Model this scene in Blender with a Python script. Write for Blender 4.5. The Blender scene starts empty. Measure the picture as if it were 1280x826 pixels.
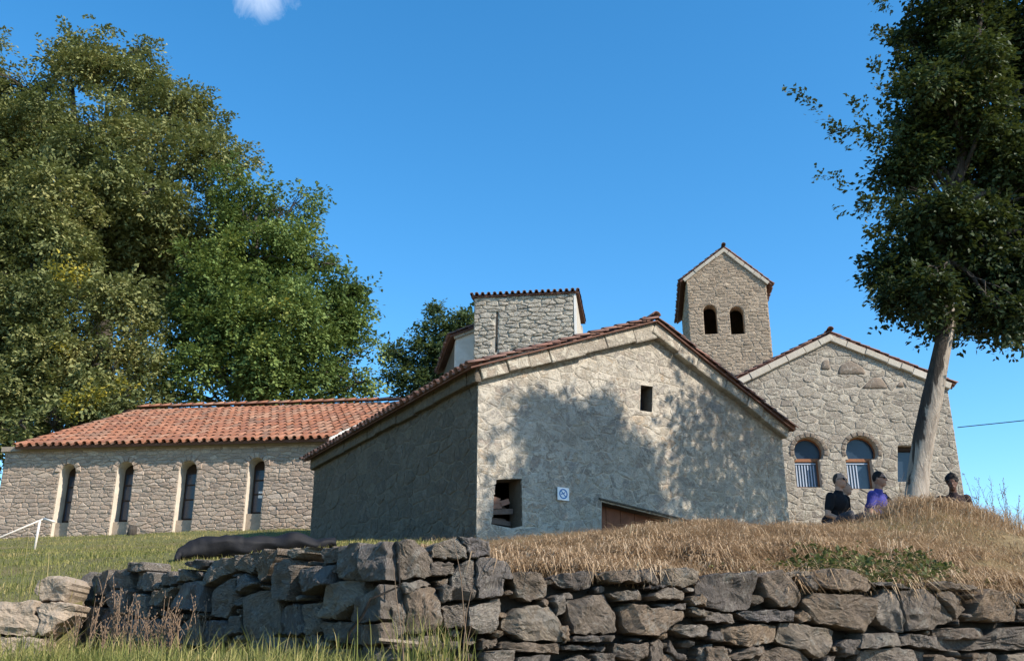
import bpy, bmesh, math, random, time
import numpy as np
from mathutils import Vector, noise
from mathutils.geometry import tessellate_polygon
T0 = time.time()
random.seed(7); rng = np.random.default_rng(7)
S = bpy.context.scene
COL = S.collection
R = math.radians

# ------------------------------------------------------------ camera, world, sun, exposure
F_PX = 1200.0; CX, CY = 640.0, 413.0; HOR = 833.0
PITCH = math.atan((HOR-CY)/F_PX)
cam_d = bpy.data.cameras.new('camera'); cam = bpy.data.objects.new('camera', cam_d); COL.objects.link(cam)
cam_d.sensor_fit = 'HORIZONTAL'; cam_d.sensor_width = 36.0; cam_d.lens = 36.0*F_PX/1280.0
cam_d.clip_start = 0.05; cam_d.clip_end = 6000
cam.location = (0, 0, 0); cam.rotation_euler = (math.pi/2+PITCH, 0, 0)
S.camera = cam

SUN_AZ, SUN_EL = 122.0, 37.5            # azimuth clockwise from +Y
W = bpy.data.worlds.new('World'); S.world = W; W.use_nodes = True
nt = W.node_tree; nt.nodes.clear()
def N(tree, typ, **kw):
    n = tree.nodes.new(typ)
    for k, v in kw.items(): setattr(n, k, v)
    return n
wo = N(nt, 'ShaderNodeOutputWorld'); bg = N(nt, 'ShaderNodeBackground'); sky = N(nt, 'ShaderNodeTexSky')
sky.sky_type = 'NISHITA'; sky.sun_disc = False
sky.sun_elevation = R(SUN_EL); sky.sun_rotation = R(SUN_AZ)
sky.altitude = 300; sky.air_density = 1.0; sky.dust_density = 0.3; sky.ozone_density = 3.0
bg.inputs['Strength'].default_value = 0.15
hs = N(nt, 'ShaderNodeHueSaturation'); hs.inputs['Saturation'].default_value = 1.30; hs.inputs['Hue'].default_value = 0.493; hs.inputs['Value'].default_value = 1.17
nt.links.new(sky.outputs[0], hs.inputs['Color'])
# one small wisp of cloud high in the sky, plus faint scattered ones elsewhere at the same height
tc = N(nt, 'ShaderNodeTexCoord')
def cam_ray(px, py):
    fw = Vector((0, math.cos(PITCH), math.sin(PITCH))); up = Vector((0, -math.sin(PITCH), math.cos(PITCH)))
    return fw*F_PX + Vector((1, 0, 0))*(px-CX) - up*(py-CY)
cd = cam_ray(326, -12).normalized()
dn = N(nt, 'ShaderNodeVectorMath', operation='DISTANCE'); dn.inputs[1].default_value = cd
nt.links.new(tc.outputs['Generated'], dn.inputs[0])
nz = N(nt, 'ShaderNodeTexNoise'); nz.inputs['Scale'].default_value = 30; nz.inputs['Detail'].default_value = 9; nz.inputs['Roughness'].default_value = .65; nz.inputs['Distortion'].default_value = .8
nt.links.new(tc.outputs['Generated'], nz.inputs['Vector'])
m1 = N(nt, 'ShaderNodeMapRange'); m1.inputs['From Min'].default_value = 0.0; m1.inputs['From Max'].default_value = 0.055
m1.inputs['To Min'].default_value = 1.0; m1.inputs['To Max'].default_value = 0.0
nt.links.new(dn.outputs['Value'], m1.inputs['Value'])
ma = N(nt, 'ShaderNodeMath', operation='ADD'); nt.links.new(m1.outputs[0], ma.inputs[0]); nt.links.new(nz.outputs[0], ma.inputs[1])
m2 = N(nt, 'ShaderNodeMapRange'); m2.inputs['From Min'].default_value = 0.9; m2.inputs['From Max'].default_value = 1.75
m2.inputs['To Max'].default_value = 0.5
nt.links.new(ma.outputs[0], m2.inputs['Value'])
mx = N(nt, 'ShaderNodeMix', data_type='RGBA'); mx.inputs['B'].default_value = (7.5, 7.8, 8.2, 1)
nt.links.new(m2.outputs[0], mx.inputs['Factor']); nt.links.new(hs.outputs[0], mx.inputs['A'])
nt.links.new(mx.outputs['Result'], bg.inputs['Color']); nt.links.new(bg.outputs[0], wo.inputs[0])

sl = bpy.data.lights.new('sun', 'SUN'); sl.energy = 5.0; sl.angle = R(0.55); sl.color = (1.0, 0.90, 0.77)
so = bpy.data.objects.new('sun', sl); COL.objects.link(so)
sdir = Vector((math.sin(R(SUN_AZ))*math.cos(R(SUN_EL)), math.cos(R(SUN_AZ))*math.cos(R(SUN_EL)), math.sin(R(SUN_EL))))
so.rotation_euler = sdir.to_track_quat('Z', 'Y').to_euler(); so.location = sdir*60
S.view_settings.view_transform = 'Standard'; S.view_settings.look = 'None'
S.view_settings.exposure = 0.62; S.view_settings.gamma = 1.0
S.render.engine = 'CYCLES'
S.cycles.max_bounces = 6; S.cycles.transparent_max_bounces = 8

# ------------------------------------------------------------ helpers
def at_y(px, py, Y): d = cam_ray(px, py); return d*(Y/d.y)
def azv(az): return Vector((math.sin(R(az)), math.cos(R(az)), 0))

class Frame:
    """vertical plane: origin o (z=0), u along azimuth, v up, n outward (to the right of u turned 90 deg clockwise)"""
    def __init__(s, o, az):
        s.o = Vector((o[0], o[1], 0)); s.u = azv(az); s.n = azv(az+90); s.az = az
    def hit(s, px, py):
        d = cam_ray(px, py); return d*(s.n.dot(s.o)/s.n.dot(d))
    def uv(s, px, py):
        p = s.hit(px, py); return ((p-s.o).dot(s.u), p.z)
    def p(s, u, v, h=0.0): return s.o + s.u*u + s.n*h + Vector((0, 0, v))
    def shift(s, u, h, az): q = s.p(u, 0, h); return Frame((q.x, q.y), az)

def adopt(o, parent):
    # meshes are modelled in world coordinates; a thing's Empty stands at its base
    o.parent = parent
    if parent.type == 'EMPTY': o.location = Vector(o.location)-Vector(parent.location)

def mesh_obj(name, verts, faces, mats, parent=None, smooth=False, kind=None, fmat=None):
    me = bpy.data.meshes.new(name); me.from_pydata([tuple(v) for v in verts], [], faces); me.update()
    if not isinstance(mats, (list, tuple)): mats = [mats]
    for m in mats: me.materials.append(m)
    if fmat: me.polygons.foreach_set('material_index', fmat)
    if smooth: me.polygons.foreach_set('use_smooth', [True]*len(me.polygons))
    o = bpy.data.objects.new(name, me); COL.objects.link(o)
    if parent: adopt(o, parent)
    if kind: o['kind'] = kind
    return o
def tag(o, label=None, cat=None, group=None, kind=None):
    if label: o['label'] = label
    if cat: o['category'] = cat
    if group: o['group'] = group
    if kind: o['kind'] = kind
    return o
def thing(name, label, cat, loc=(0, 0, 0), group=None):
    o = bpy.data.objects.new(name, None); COL.objects.link(o); o.empty_display_size = 0.3
    o.location = loc
    return tag(o, label, cat, group)
def np_mesh(name, V, Fq, mat, parent=None, kind=None, attr=None, smooth=False):
    """V (n,3) float, Fq (m,k) int all same size k"""
    me = bpy.data.meshes.new(name)
    n, m, k = len(V), len(Fq), Fq.shape[1]
    me.vertices.add(n); me.vertices.foreach_set('co', np.ascontiguousarray(V, dtype=np.float32).ravel())
    me.loops.add(m*k); me.loops.foreach_set('vertex_index', np.ascontiguousarray(Fq, dtype=np.int32).ravel())
    me.polygons.add(m); me.polygons.foreach_set('loop_start', np.arange(0, m*k, k, dtype=np.int32))
    try: me.polygons.foreach_set('loop_total', np.full(m, k, dtype=np.int32))
    except Exception: pass
    if attr is not None:
        a = me.attributes.new('rnd', 'FLOAT', 'FACE'); a.data.foreach_set('value', np.asarray(attr, dtype=np.float32))
    if smooth: me.polygons.foreach_set('use_smooth', np.ones(m, dtype=bool))
    me.update(calc_edges=True); me.materials.append(mat)
    o = bpy.data.objects.new(name, me); COL.objects.link(o)
    if parent: adopt(o, parent)
    if kind: o['kind'] = kind
    return o

class MB:
    def __init__(s): s.v = []; s.f = []
    def add(s, vs, fs):
        b = len(s.v); s.v += [Vector(x) for x in vs]; s.f += [tuple(i+b for i in f) for f in fs]
    def box(s, o, ax, ay, az_):
        """o corner, three edge vectors"""
        o, ax, ay, az_ = map(Vector, (o, ax, ay, az_))
        vs = [o, o+ax, o+ax+ay, o+ay, o+az_, o+ax+az_, o+ax+ay+az_, o+ay+az_]
        s.add(vs, [(0, 3, 2, 1), (4, 5, 6, 7), (0, 1, 5, 4), (1, 2, 6, 5), (2, 3, 7, 6), (3, 0, 4, 7)])
    def tube(s, pts, rad, n=8, cap=True):
        pts = [Vector(p) for p in pts]; b = len(s.v)
        if not isinstance(rad, (list, tuple)): rad = [rad]*len(pts)
        prev = None
        for i, p in enumerate(pts):
            t = (pts[min(i+1, len(pts)-1)]-pts[max(i-1, 0)]).normalized()
            a = prev if prev else (Vector((0, 0, 1)) if abs(t.z) < 0.9 else Vector((1, 0, 0)))
            a = (a - t*a.dot(t)).normalized(); prev = a; c = t.cross(a)
            for k in range(n):
                an = 2*math.pi*k/n
                s.v.append(p + (a*math.cos(an)+c*math.sin(an))*rad[i])
        for i in range(len(pts)-1):
            for k in range(n):
                k2 = (k+1) % n
                s.f.append((b+i*n+k, b+i*n+k2, b+(i+1)*n+k2, b+(i+1)*n+k))
        if cap:
            s.f.append(tuple(b+k for k in range(n))[::-1]); e = b+(len(pts)-1)*n
            s.f.append(tuple(e+k for k in range(n)))
    def prism(s, poly, n0, depth):
        """poly: list of 3d points, extruded along n0*depth"""
        k = len(poly); d = Vector(n0)*depth
        vs = [Vector(p) for p in poly]+[Vector(p)+d for p in poly]
        s.add(vs, [tuple(range(k)), tuple(range(2*k-1, k-1, -1))]+[(i, i+k, (i+1) % k+k, (i+1) % k) for i in range(k)])
    def ball(s, c, r, nu=12, nv=8):
        c = Vector(c); b = len(s.v)
        if not isinstance(r, (tuple, list)): r = (r, r, r)
        s.v.append(c+Vector((0, 0, r[2])))
        for j in range(1, nv):
            th = math.pi*j/nv
            for i in range(nu):
                ph = 2*math.pi*i/nu
                s.v.append(c+Vector((r[0]*math.sin(th)*math.cos(ph), r[1]*math.sin(th)*math.sin(ph), r[2]*math.cos(th))))
        s.v.append(c-Vector((0, 0, r[2]))); L = len(s.v)-1
        for i in range(nu):
            i2 = (i+1) % nu
            s.f.append((b, b+1+i, b+1+i2)); s.f.append((L, b+1+(nv-2)*nu+i2, b+1+(nv-2)*nu+i))
            for j in range(nv-2):
                s.f.append((b+1+j*nu+i, b+1+(j+1)*nu+i, b+1+(j+1)*nu+i2, b+1+j*nu+i2))
    def build(s, name, mat, parent=None, smooth=False, kind=None):
        return mesh_obj(name, s.v, s.f, mat, parent, smooth, kind)

# ------------------------------------------------------------ materials
def lnk(t, a, b): t.links.new(a, b)
def base_mat(name, rough=0.9):
    m = bpy.data.materials.new(name); m.use_nodes = True
    b = m.node_tree.nodes['Principled BSDF']; b.inputs['Roughness'].default_value = rough
    b.inputs['Specular IOR Level'].default_value = 0.25
    return m, m.node_tree, b
def ramp(t, cols, fac):
    r = N(t, 'ShaderNodeValToRGB'); e = r.color_ramp.elements
    while len(e) > 1: e.remove(e[0])
    for i, (p, c) in enumerate(cols):
        x = e[0] if i == 0 else e.new(p)
        x.position = p; x.color = (*c, 1)
    lnk(t, fac, r.inputs[0]); return r
def pos(t, scale=(1, 1, 1)):
    g = N(t, 'ShaderNodeNewGeometry'); mp = N(t, 'ShaderNodeMapping'); mp.inputs['Scale'].default_value = scale
    lnk(t, g.outputs['Position'], mp.inputs['Vector']); return mp.outputs[0]
def noise_n(t, vec, scale, detail=5, rough=0.6, dist=0.0):
    n = N(t, 'ShaderNodeTexNoise'); n.inputs['Scale'].default_value = scale; n.inputs['Detail'].default_value = detail
    n.inputs['Roughness'].default_value = rough; n.inputs['Distortion'].default_value = dist
    lnk(t, vec, n.inputs['Vector']); return n.outputs['Fac']
def mixc(t, f, a, b, mode='MIX'):
    m = N(t, 'ShaderNodeMix', data_type='RGBA', blend_type=mode)
    if isinstance(f, float): m.inputs['Factor'].default_value = f
    else: lnk(t, f, m.inputs['Factor'])
    for k, s in (('A', a), ('B', b)):
        if isinstance(s, tuple): m.inputs[k].default_value = (*s, 1)
        else: lnk(t, s, m.inputs[k])
    return m.outputs['Result']
def bump(t, b, fac, strength, dist=0.02, prev=None):
    n = N(t, 'ShaderNodeBump'); n.inputs['Strength'].default_value = strength; n.inputs['Distance'].default_value = dist
    lnk(t, fac, n.inputs['Height'])
    if prev: lnk(t, prev.outputs[0], n.inputs['Normal'])
    lnk(t, n.outputs[0], b.inputs['Normal']); return n
def mapr(t, v, a, b, c=0.0, d=1.0):
    m = N(t, 'ShaderNodeMapRange'); m.inputs['From Min'].default_value = a; m.inputs['From Max'].default_value = b
    m.inputs['To Min'].default_value = c; m.inputs['To Max'].default_value = d
    lnk(t, v, m.inputs['Value']); return m.outputs[0]

def stone_mat(name, cols, spot=0.5, bs=0.6, scale=1.0, attr=False, patina=(0.12, 0.11, 0.10), bd=0.02, lichen=None, layered=False, smear=None, sm=(.5, .56)):
    """cols: palette picked per stone; fine mottling, patina and relief"""
    m, t, b = base_mat(name, 0.92)
    if attr:
        a = N(t, 'ShaderNodeAttribute'); a.attribute_name = 'rnd'; f = a.outputs['Fac']
    else:
        a = N(t, 'ShaderNodeObjectInfo'); f = a.outputs['Random']
    n = len(cols); r = ramp(t, [(i/max(1, n-1), c) for i, c in enumerate(cols)], f)
    P = pos(t)
    # every stone has its own grain: shift the noise by the stone's random value
    ad = N(t, 'ShaderNodeVectorMath', operation='ADD'); lnk(t, P, ad.inputs[0])
    sc = N(t, 'ShaderNodeVectorMath', operation='SCALE'); sc.inputs[0].default_value = (37, 19, 53); lnk(t, f, sc.inputs['Scale'])
    lnk(t, sc.outputs[0], ad.inputs[1]); Q = ad.outputs[0]
    if layered:
        rot = N(t, 'ShaderNodeVectorRotate', rotation_type='AXIS_ANGLE'); rot.inputs['Axis'].default_value = (0.36, -0.93, 0)
        ml = N(t, 'ShaderNodeMath', operation='MULTIPLY'); ml.inputs[1].default_value = 6.3; lnk(t, f, ml.inputs[0])
        lnk(t, Q, rot.inputs['Vector']); lnk(t, ml.outputs[0], rot.inputs['Angle'])
        mp = N(t, 'ShaderNodeMapping'); mp.inputs['Scale'].default_value = (.8, .8, 6); lnk(t, rot.outputs[0], mp.inputs['Vector']); Q = mp.outputs[0]
    n1 = noise_n(t, Q, 5*scale, 8, 0.68, 0.6); n2 = noise_n(t, Q, 28*scale, 6, 0.7); n3 = noise_n(t, P, 1.3, 4, 0.6)
    c = mixc(t, mapr(t, n1, 0.35, 0.7), r.outputs[0], patina, 'MIX')
    mm = [x for x in t.nodes if x.type == 'MIX'][-1]
    f1 = mapr(t, n1, 0.42, 0.75, 0.0, spot); lnk(t, f1, mm.inputs['Factor'])
    c = mixc(t, mapr(t, n2, 0.3, 0.72), c, mixc(t, 0.55, c, (0.0, 0.0, 0.0)), 'MIX')
    x2 = [x for x in t.nodes if x.type == 'MIX'][-1]
    lnk(t, mapr(t, n2, 0.35, 0.75, 0.0, 0.75), x2.inputs['Factor'])
    if lichen:
        n4 = noise_n(t, P, 9, 6, 0.7)
        c = mixc(t, mapr(t, n4, 0.55, 0.64, 0, 0.75), c, lichen)
    c = mixc(t, mapr(t, n3, 0.3, 0.7, 0.0, 0.35), c, mixc(t, 0.5, c, patina))
    k = bump(t, b, n1, bs, bd); k = bump(t, b, n2, bs, bd*0.5, k)
    if smear:   # lime pointing smeared over parts of the stones
        n5 = noise_n(t, P, 4.2, 9, 0.72, 0.8); f5 = mapr(t, n5, sm[0], sm[1])
        n6 = noise_n(t, P, 1.1, 4, .6)
        cm = mixc(t, mapr(t, n6, .35, .7), smear, tuple(x*.72 for x in smear)); c = mixc(t, f5, c, cm)
        n7 = noise_n(t, pos(t, (2.6, 2.6, 6.5)), 1.0, 5, .6, 1.2); ab = N(t, 'ShaderNodeMath', operation='SUBTRACT'); ab.inputs[1].default_value = .5; lnk(t, n7, ab.inputs[0])
        a2 = N(t, 'ShaderNodeMath', operation='ABSOLUTE'); lnk(t, ab.outputs[0], a2.inputs[0]); cr_ = mapr(t, a2.outputs[0], .0, .012, .75, 0)
        c = mixc(t, cr_, c, tuple(x*.22 for x in smear)); k = bump(t, b, a2.outputs[0], .35, .05, k)
        mh_ = N(t, 'ShaderNodeMath', operation='MULTIPLY_ADD'); lnk(t, f5, mh_.inputs[0]); mh_.inputs[1].default_value = .8; lnk(t, n5, mh_.inputs[2])
        k = bump(t, b, mh_.outputs[0], .7, .022, k)
    lnk(t, c, b.inputs['Base Color'])
    return m

def plain(name, col, rough=0.8, var=0.25, scale=6, bs=0.25, metallic=0.0):
    m, t, b = base_mat(name, rough); P = pos(t)
    n = noise_n(t, P, scale, 6, 0.65)
    lnk(t, mixc(t, mapr(t, n, 0.3, 0.75, 0, 1), col, tuple(x*(1-var) for x in col)), b.inputs['Base Color'])
    b.inputs['Metallic'].default_value = metallic
    if bs: bump(t, b, n, bs, 0.01)
    return m
def two(name, c1, c2, scale=3, rough=0.9, bs=0.5, bd=0.03, c3=None):
    m, t, b = base_mat(name, rough); P = pos(t)
    n = noise_n(t, P, scale, 8, 0.65, 0.4); n2 = noise_n(t, P, scale*9, 6, 0.7)
    c = mixc(t, mapr(t, n, 0.35, 0.68), c1, c2)
    if c3: c = mixc(t, mapr(t, n2, 0.5, 0.72), c, c3)
    lnk(t, c, b.inputs['Base Color']); k = bump(t, b, n, bs, bd); bump(t, b, n2, bs, bd*0.3, k)
    return m

M = {}
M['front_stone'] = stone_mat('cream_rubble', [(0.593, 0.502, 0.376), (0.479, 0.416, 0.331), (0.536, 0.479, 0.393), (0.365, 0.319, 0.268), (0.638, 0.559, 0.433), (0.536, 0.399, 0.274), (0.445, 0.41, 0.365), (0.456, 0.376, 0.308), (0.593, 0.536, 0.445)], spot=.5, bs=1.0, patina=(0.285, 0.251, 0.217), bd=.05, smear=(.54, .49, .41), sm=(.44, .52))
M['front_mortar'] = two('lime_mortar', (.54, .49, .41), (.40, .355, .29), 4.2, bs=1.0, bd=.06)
M['side_stone'] = stone_mat('dark_side_rubble', [(0.192, 0.16, 0.12), (0.147, 0.128, 0.0989), (0.171, 0.137, 0.102), (0.214, 0.181, 0.135), (0.133, 0.11, 0.0869)], spot=.5, bs=1.0, patina=(0.0965, 0.0834, 0.066), bd=.05, smear=(0.177, 0.147, 0.114), sm=(.47, .55))  # side walls get a much darker palette than the front
M['side_mortar'] = two('dark_side_mortar', (0.177, 0.147, 0.111), (0.126, 0.104, 0.0783), 2.5, bs=.9, bd=.05)
M['cornice'] = stone_mat('cornice_stone', [(.50, .45, .37), (.42, .36, .29), (.46, .35, .26), (.54, .49, .41)], spot=.6, bs=1.0, patina=(.27, .235, .19), bd=.04, smear=(.54, .49, .40), sm=(.46, .55))
M['wing_stone'] = stone_mat('buff_rubble', [(0.528, 0.406, 0.308), (0.432, 0.34, 0.27), (0.584, 0.458, 0.347), (0.362, 0.281, 0.224), (0.501, 0.367, 0.27), (0.612, 0.498, 0.398)], spot=.45, bs=.9, patina=(0.278, 0.216, 0.167), bd=.03, smear=(0.501, 0.4, 0.308), sm=(.56, .66))
M['wing_mortar'] = two('buff_mortar', (0.351, 0.286, 0.221), (0.247, 0.202, 0.156), 4, bs=.6)
M['hall_stone'] = stone_mat('grey_buff_rubble', [(0.471, 0.414, 0.333), (0.391, 0.345, 0.282), (0.517, 0.46, 0.38), (0.333, 0.287, 0.23), (0.437, 0.38, 0.31), (0.27, 0.23, 0.19), (0.494, 0.437, 0.356)], spot=.45, bs=1.0, patina=(0.253, 0.218, 0.178), bd=.045, smear=(0.506, 0.454, 0.368), sm=(.48, .57))
M['hall_mortar'] = two('grey_buff_mortar', (0.448, 0.391, 0.316), (0.333, 0.287, 0.23), 3.5, bs=.7)
M['tower_stone'] = stone_mat('tower_rubble', [(0.487, 0.376, 0.27), (0.39, 0.305, 0.222), (0.543, 0.428, 0.312), (0.334, 0.259, 0.186), (0.459, 0.343, 0.24)], spot=.45, bs=.9, patina=(0.264, 0.207, 0.156), bd=.04, smear=(0.529, 0.421, 0.306), sm=(.52, .62))
M['tower_mortar'] = two('tower_mortar', (0.501, 0.389, 0.276), (0.348, 0.266, 0.192), 4, bs=.6)
M['block_stone'] = stone_mat('pale_rubble', [(0.55, 0.495, 0.407), (0.484, 0.44, 0.369), (0.594, 0.539, 0.451), (0.407, 0.363, 0.308), (0.517, 0.462, 0.374)], spot=.4, bs=1.0, patina=(0.308, 0.275, 0.231), bd=.05, smear=(0.572, 0.522, 0.429), sm=(.5, .6))
M['block_mortar'] = two('pale_mortar', (0.462, 0.418, 0.341), (0.352, 0.308, 0.253), 4, bs=.7)
M['rock'] = stone_mat('retaining_rock', [(.35, .255, .17), (.29, .235, .18), (.19, .17, .155), (.40, .29, .19), (.26, .22, .185), (.42, .345, .26), (.22, .20, .195), (.32, .275, .225), (.47, .41, .34)], spot=.6, bs=1.0, scale=.9, patina=(.15, .125, .11), bd=.09, layered=True, lichen=(.36, .33, .28))
M['pale_rock'] = stone_mat('pale_retaining_rock', [(0.476, 0.378, 0.277), (0.431, 0.346, 0.257), (0.511, 0.41, 0.308)], spot=.5, bs=.9, scale=1.1, patina=(0.249, 0.184, 0.138), bd=.04)
M['earth'] = two('dark_earth_fill', (.05, .042, .034), (.028, .024, .02), 6)
M['plaster'] = two('pale_plaster', (.60, .54, .45), (.48, .42, .34), 3, bs=.3)
M['white_trim'] = two('whitewashed_trim', (.74, .71, .66), (.62, .58, .52), 3, bs=.2)
M['tile'] = stone_mat('clay_tile', [(.38, .155, .085), (.30, .115, .065), (.44, .20, .12), (.35, .14, .08), (.24, .10, .065), (.42, .23, .15), (.19, .11, .08)], spot=.7, bs=.5, scale=1.6, patina=(.17, .11, .08))
M['old_tile'] = stone_mat('old_clay_tile', [(.25, .12, .09), (.19, .10, .08), (.29, .16, .12), (.22, .12, .095), (.16, .095, .08)], spot=.6, bs=.4, scale=2, patina=(.13, .10, .085))
M['roof_bed'] = plain('roof_mortar_bed', (.15, .08, .06), .95)
M['dark_wood'] = plain('dark_aged_wood', (.055, .035, .025), .85, .5, 12)
M['dark_inside'] = plain('unlit_interior', (.03, .027, .025), .95)
M['rust'] = two('rusty_brown_board', (.22, .095, .06), (.13, .06, .04), 4, bs=.3)
M['brick'] = plain('pinkish_brick', (.26, .15, .11), .9)
M['plank'] = plain('grey_brown_plank', (.16, .12, .10), .9, .4, 14)
def glass_mat(name, col, rough=.08):
    m, t, b = base_mat(name, rough); b.inputs['Base Color'].default_value = (*col, 1)
    b.inputs['Specular IOR Level'].default_value = .5; return m
M['glass'] = glass_mat('dark_window_glass', (.02, .035, .06), .2)
M['hall_glass'] = glass_mat('bluish_window_glass', (.05, .085, .125), .2)
M['frame_wood'] = plain('orange_brown_window_wood', (.30, .13, .06), .6, .35, 20)
M['white_bar'] = plain('painted_lattice', (.40, .46, .56), .5, .1, 20, 0)
M['white_metal'] = plain('white_painted_metal', (.68, .62, .55), .5, .2, 20, 0)
M['black_plastic'] = plain('black_plastic_sheet', (.010, .010, .013), .7, .5, 7, 1.0)
M['wire'] = plain('black_cable', (.02, .02, .022), .6, 0, 5, 0)
M['sign_white'] = plain('sign_white', (.78, .80, .82), .4, .03, 5, 0)
M['sign_blue'] = plain('sign_blue', (.02, .16, .42), .4, .03, 5, 0)
def bark_mat(name, c1, c2, sz=(14, 14, 2.2)):
    m, t, b = base_mat(name, .95); P = pos(t, sz)
    n = noise_n(t, P, 1.0, 8, .7, 1.0); n2 = noise_n(t, pos(t), 5, 5, .6)
    c = mixc(t, mapr(t, n, .35, .65), c1, c2); c = mixc(t, mapr(t, n2, .5, .7, 0, .5), c, tuple(x*1.35 for x in c1))
    lnk(t, c, b.inputs['Base Color']); bump(t, b, n, 1.0, .04); return m
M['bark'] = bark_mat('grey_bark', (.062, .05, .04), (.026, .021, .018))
t = M['bark'].node_tree; b = t.nodes['Principled BSDF']; src = b.inputs['Base Color'].links[0].from_socket    # bleached bare wood low on the trunk; crown shade painted into darker bark above
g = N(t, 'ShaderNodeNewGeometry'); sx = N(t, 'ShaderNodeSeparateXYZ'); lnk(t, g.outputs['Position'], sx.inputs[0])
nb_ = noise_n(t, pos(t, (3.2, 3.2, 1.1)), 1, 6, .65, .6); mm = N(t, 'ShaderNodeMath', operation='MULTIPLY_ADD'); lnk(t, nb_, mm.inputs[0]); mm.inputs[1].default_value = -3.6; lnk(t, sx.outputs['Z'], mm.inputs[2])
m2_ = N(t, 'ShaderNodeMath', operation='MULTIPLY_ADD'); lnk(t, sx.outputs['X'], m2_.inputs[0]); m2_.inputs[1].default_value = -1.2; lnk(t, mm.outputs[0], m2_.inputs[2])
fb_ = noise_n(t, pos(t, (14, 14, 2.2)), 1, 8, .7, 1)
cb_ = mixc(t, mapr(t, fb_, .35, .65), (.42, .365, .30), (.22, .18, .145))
sn_ = N(t, 'ShaderNodeSeparateXYZ'); lnk(t, g.outputs['Normal'], sn_.inputs[0]); m3_ = N(t, 'ShaderNodeMath', operation='MULTIPLY_ADD'); lnk(t, sn_.outputs['X'], m3_.inputs[0]); m3_.inputs[1].default_value = -.9; lnk(t, m2_.outputs[0], m3_.inputs[2])  # left-facing bark painted dark, like the side away from the sun
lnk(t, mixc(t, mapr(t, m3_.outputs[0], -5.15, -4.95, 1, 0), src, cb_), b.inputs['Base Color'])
M['dark_bark'] = bark_mat('dark_bark', (.09, .075, .06), (.04, .034, .028))
def leaf_mat(name, cols, rough=.55, trans=.35, tcol=(.16, .20, .03)):
    m, t, b = base_mat(name, rough); a = N(t, 'ShaderNodeAttribute'); a.attribute_name = 'rnd'
    r = ramp(t, cols, a.outputs['Fac']); lnk(t, r.outputs[0], b.inputs['Base Color'])
    b.inputs['Specular IOR Level'].default_value = .18
    tr = N(t, 'ShaderNodeBsdfTranslucent'); lnk(t, mixc(t, .5, r.outputs[0], tcol), tr.inputs['Color'])
    ms = N(t, 'ShaderNodeMixShader'); ms.inputs[0].default_value = trans
    out = [x for x in t.nodes if x.type == 'OUTPUT_MATERIAL'][0]
    lnk(t, b.outputs[0], ms.inputs[1]); lnk(t, tr.outputs[0], ms.inputs[2]); lnk(t, ms.outputs[0], out.inputs[0]); return m
M['leaf_olive'] = leaf_mat('olive_leaf', [(0, (.09, .11, .042)), (.35, (.16, .18, .068)), (.7, (.25, .255, .10)), (.93, (.37, .33, .13)), (1, (.46, .32, .11))], .6, .22)
M['leaf_green'] = leaf_mat('green_leaf', [(0, (.075, .115, .035)), (.4, (.13, .19, .055)), (.8, (.22, .275, .075)), (1, (.34, .33, .095))], .6, .25)
M['leaf_blue'] = leaf_mat('bluish_leaf', [(0, (.05, .085, .045)), (.6, (.085, .125, .055)), (1, (.13, .17, .06))])
M['leaf_dark'] = leaf_mat('dark_green_leaf', [(0, (.022, .036, .016)), (.5, (.038, .058, .022)), (.9, (.065, .09, .03)), (1, (.13, .12, .035))], .5, .15)
M['leaf_yellow'] = leaf_mat('yellow_leaf', [(0, (.30, .27, .05)), (1, (.60, .48, .06))])
M['grass_dry'] = leaf_mat('dry_grass', [(0, (.17, .105, .06)), (.3, (.35, .24, .14)), (.7, (.50, .355, .215)), (.94, (.62, .49, .33)), (1, (.20, .20, .08))], .7, .3, (.36, .25, .15))
M['grass_green'] = leaf_mat('green_grass', [(0, (.12, .135, .035)), (.4, (.19, .20, .055)), (.75, (.31, .28, .095)), (1, (.46, .36, .16))], .7, .35)
M['weed_leaf'] = leaf_mat('weed_leaf', [(0, (.035, .05, .02)), (.5, (.075, .095, .035)), (.85, (.14, .16, .06)), (1, (.28, .26, .10))], .6, .3)
M['straw'] = leaf_mat('straw_stalk', [(0, (.22, .15, .10)), (1, (.48, .37, .24))], .8, .1)

m, t, b = base_mat('meadow_soil', .97); P = pos(t)
n1 = noise_n(t, P, .5, 5, .6); n2 = noise_n(t, P, 12, 8, .7)
g = N(t, 'ShaderNodeNewGeometry'); sx = N(t, 'ShaderNodeSeparateXYZ'); lnk(t, g.outputs['Position'], sx.inputs[0])
fx = mapr(t, sx.outputs['X'], -2.5, 0.3)
c = mixc(t, fx, (.145, .15, .05), (.25, .185, .095))
c = mixc(t, mapr(t, n1, .45, .7), c, (.22, .17, .08)); c = mixc(t, mapr(t, n2, .35, .7, 0, .7), c, (.07, .055, .03))
lnk(t, c, b.inputs['Base Color']); bump(t, b, n2, .8, .05); M['ground'] = m
print('setup', time.time()-T0)

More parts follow.
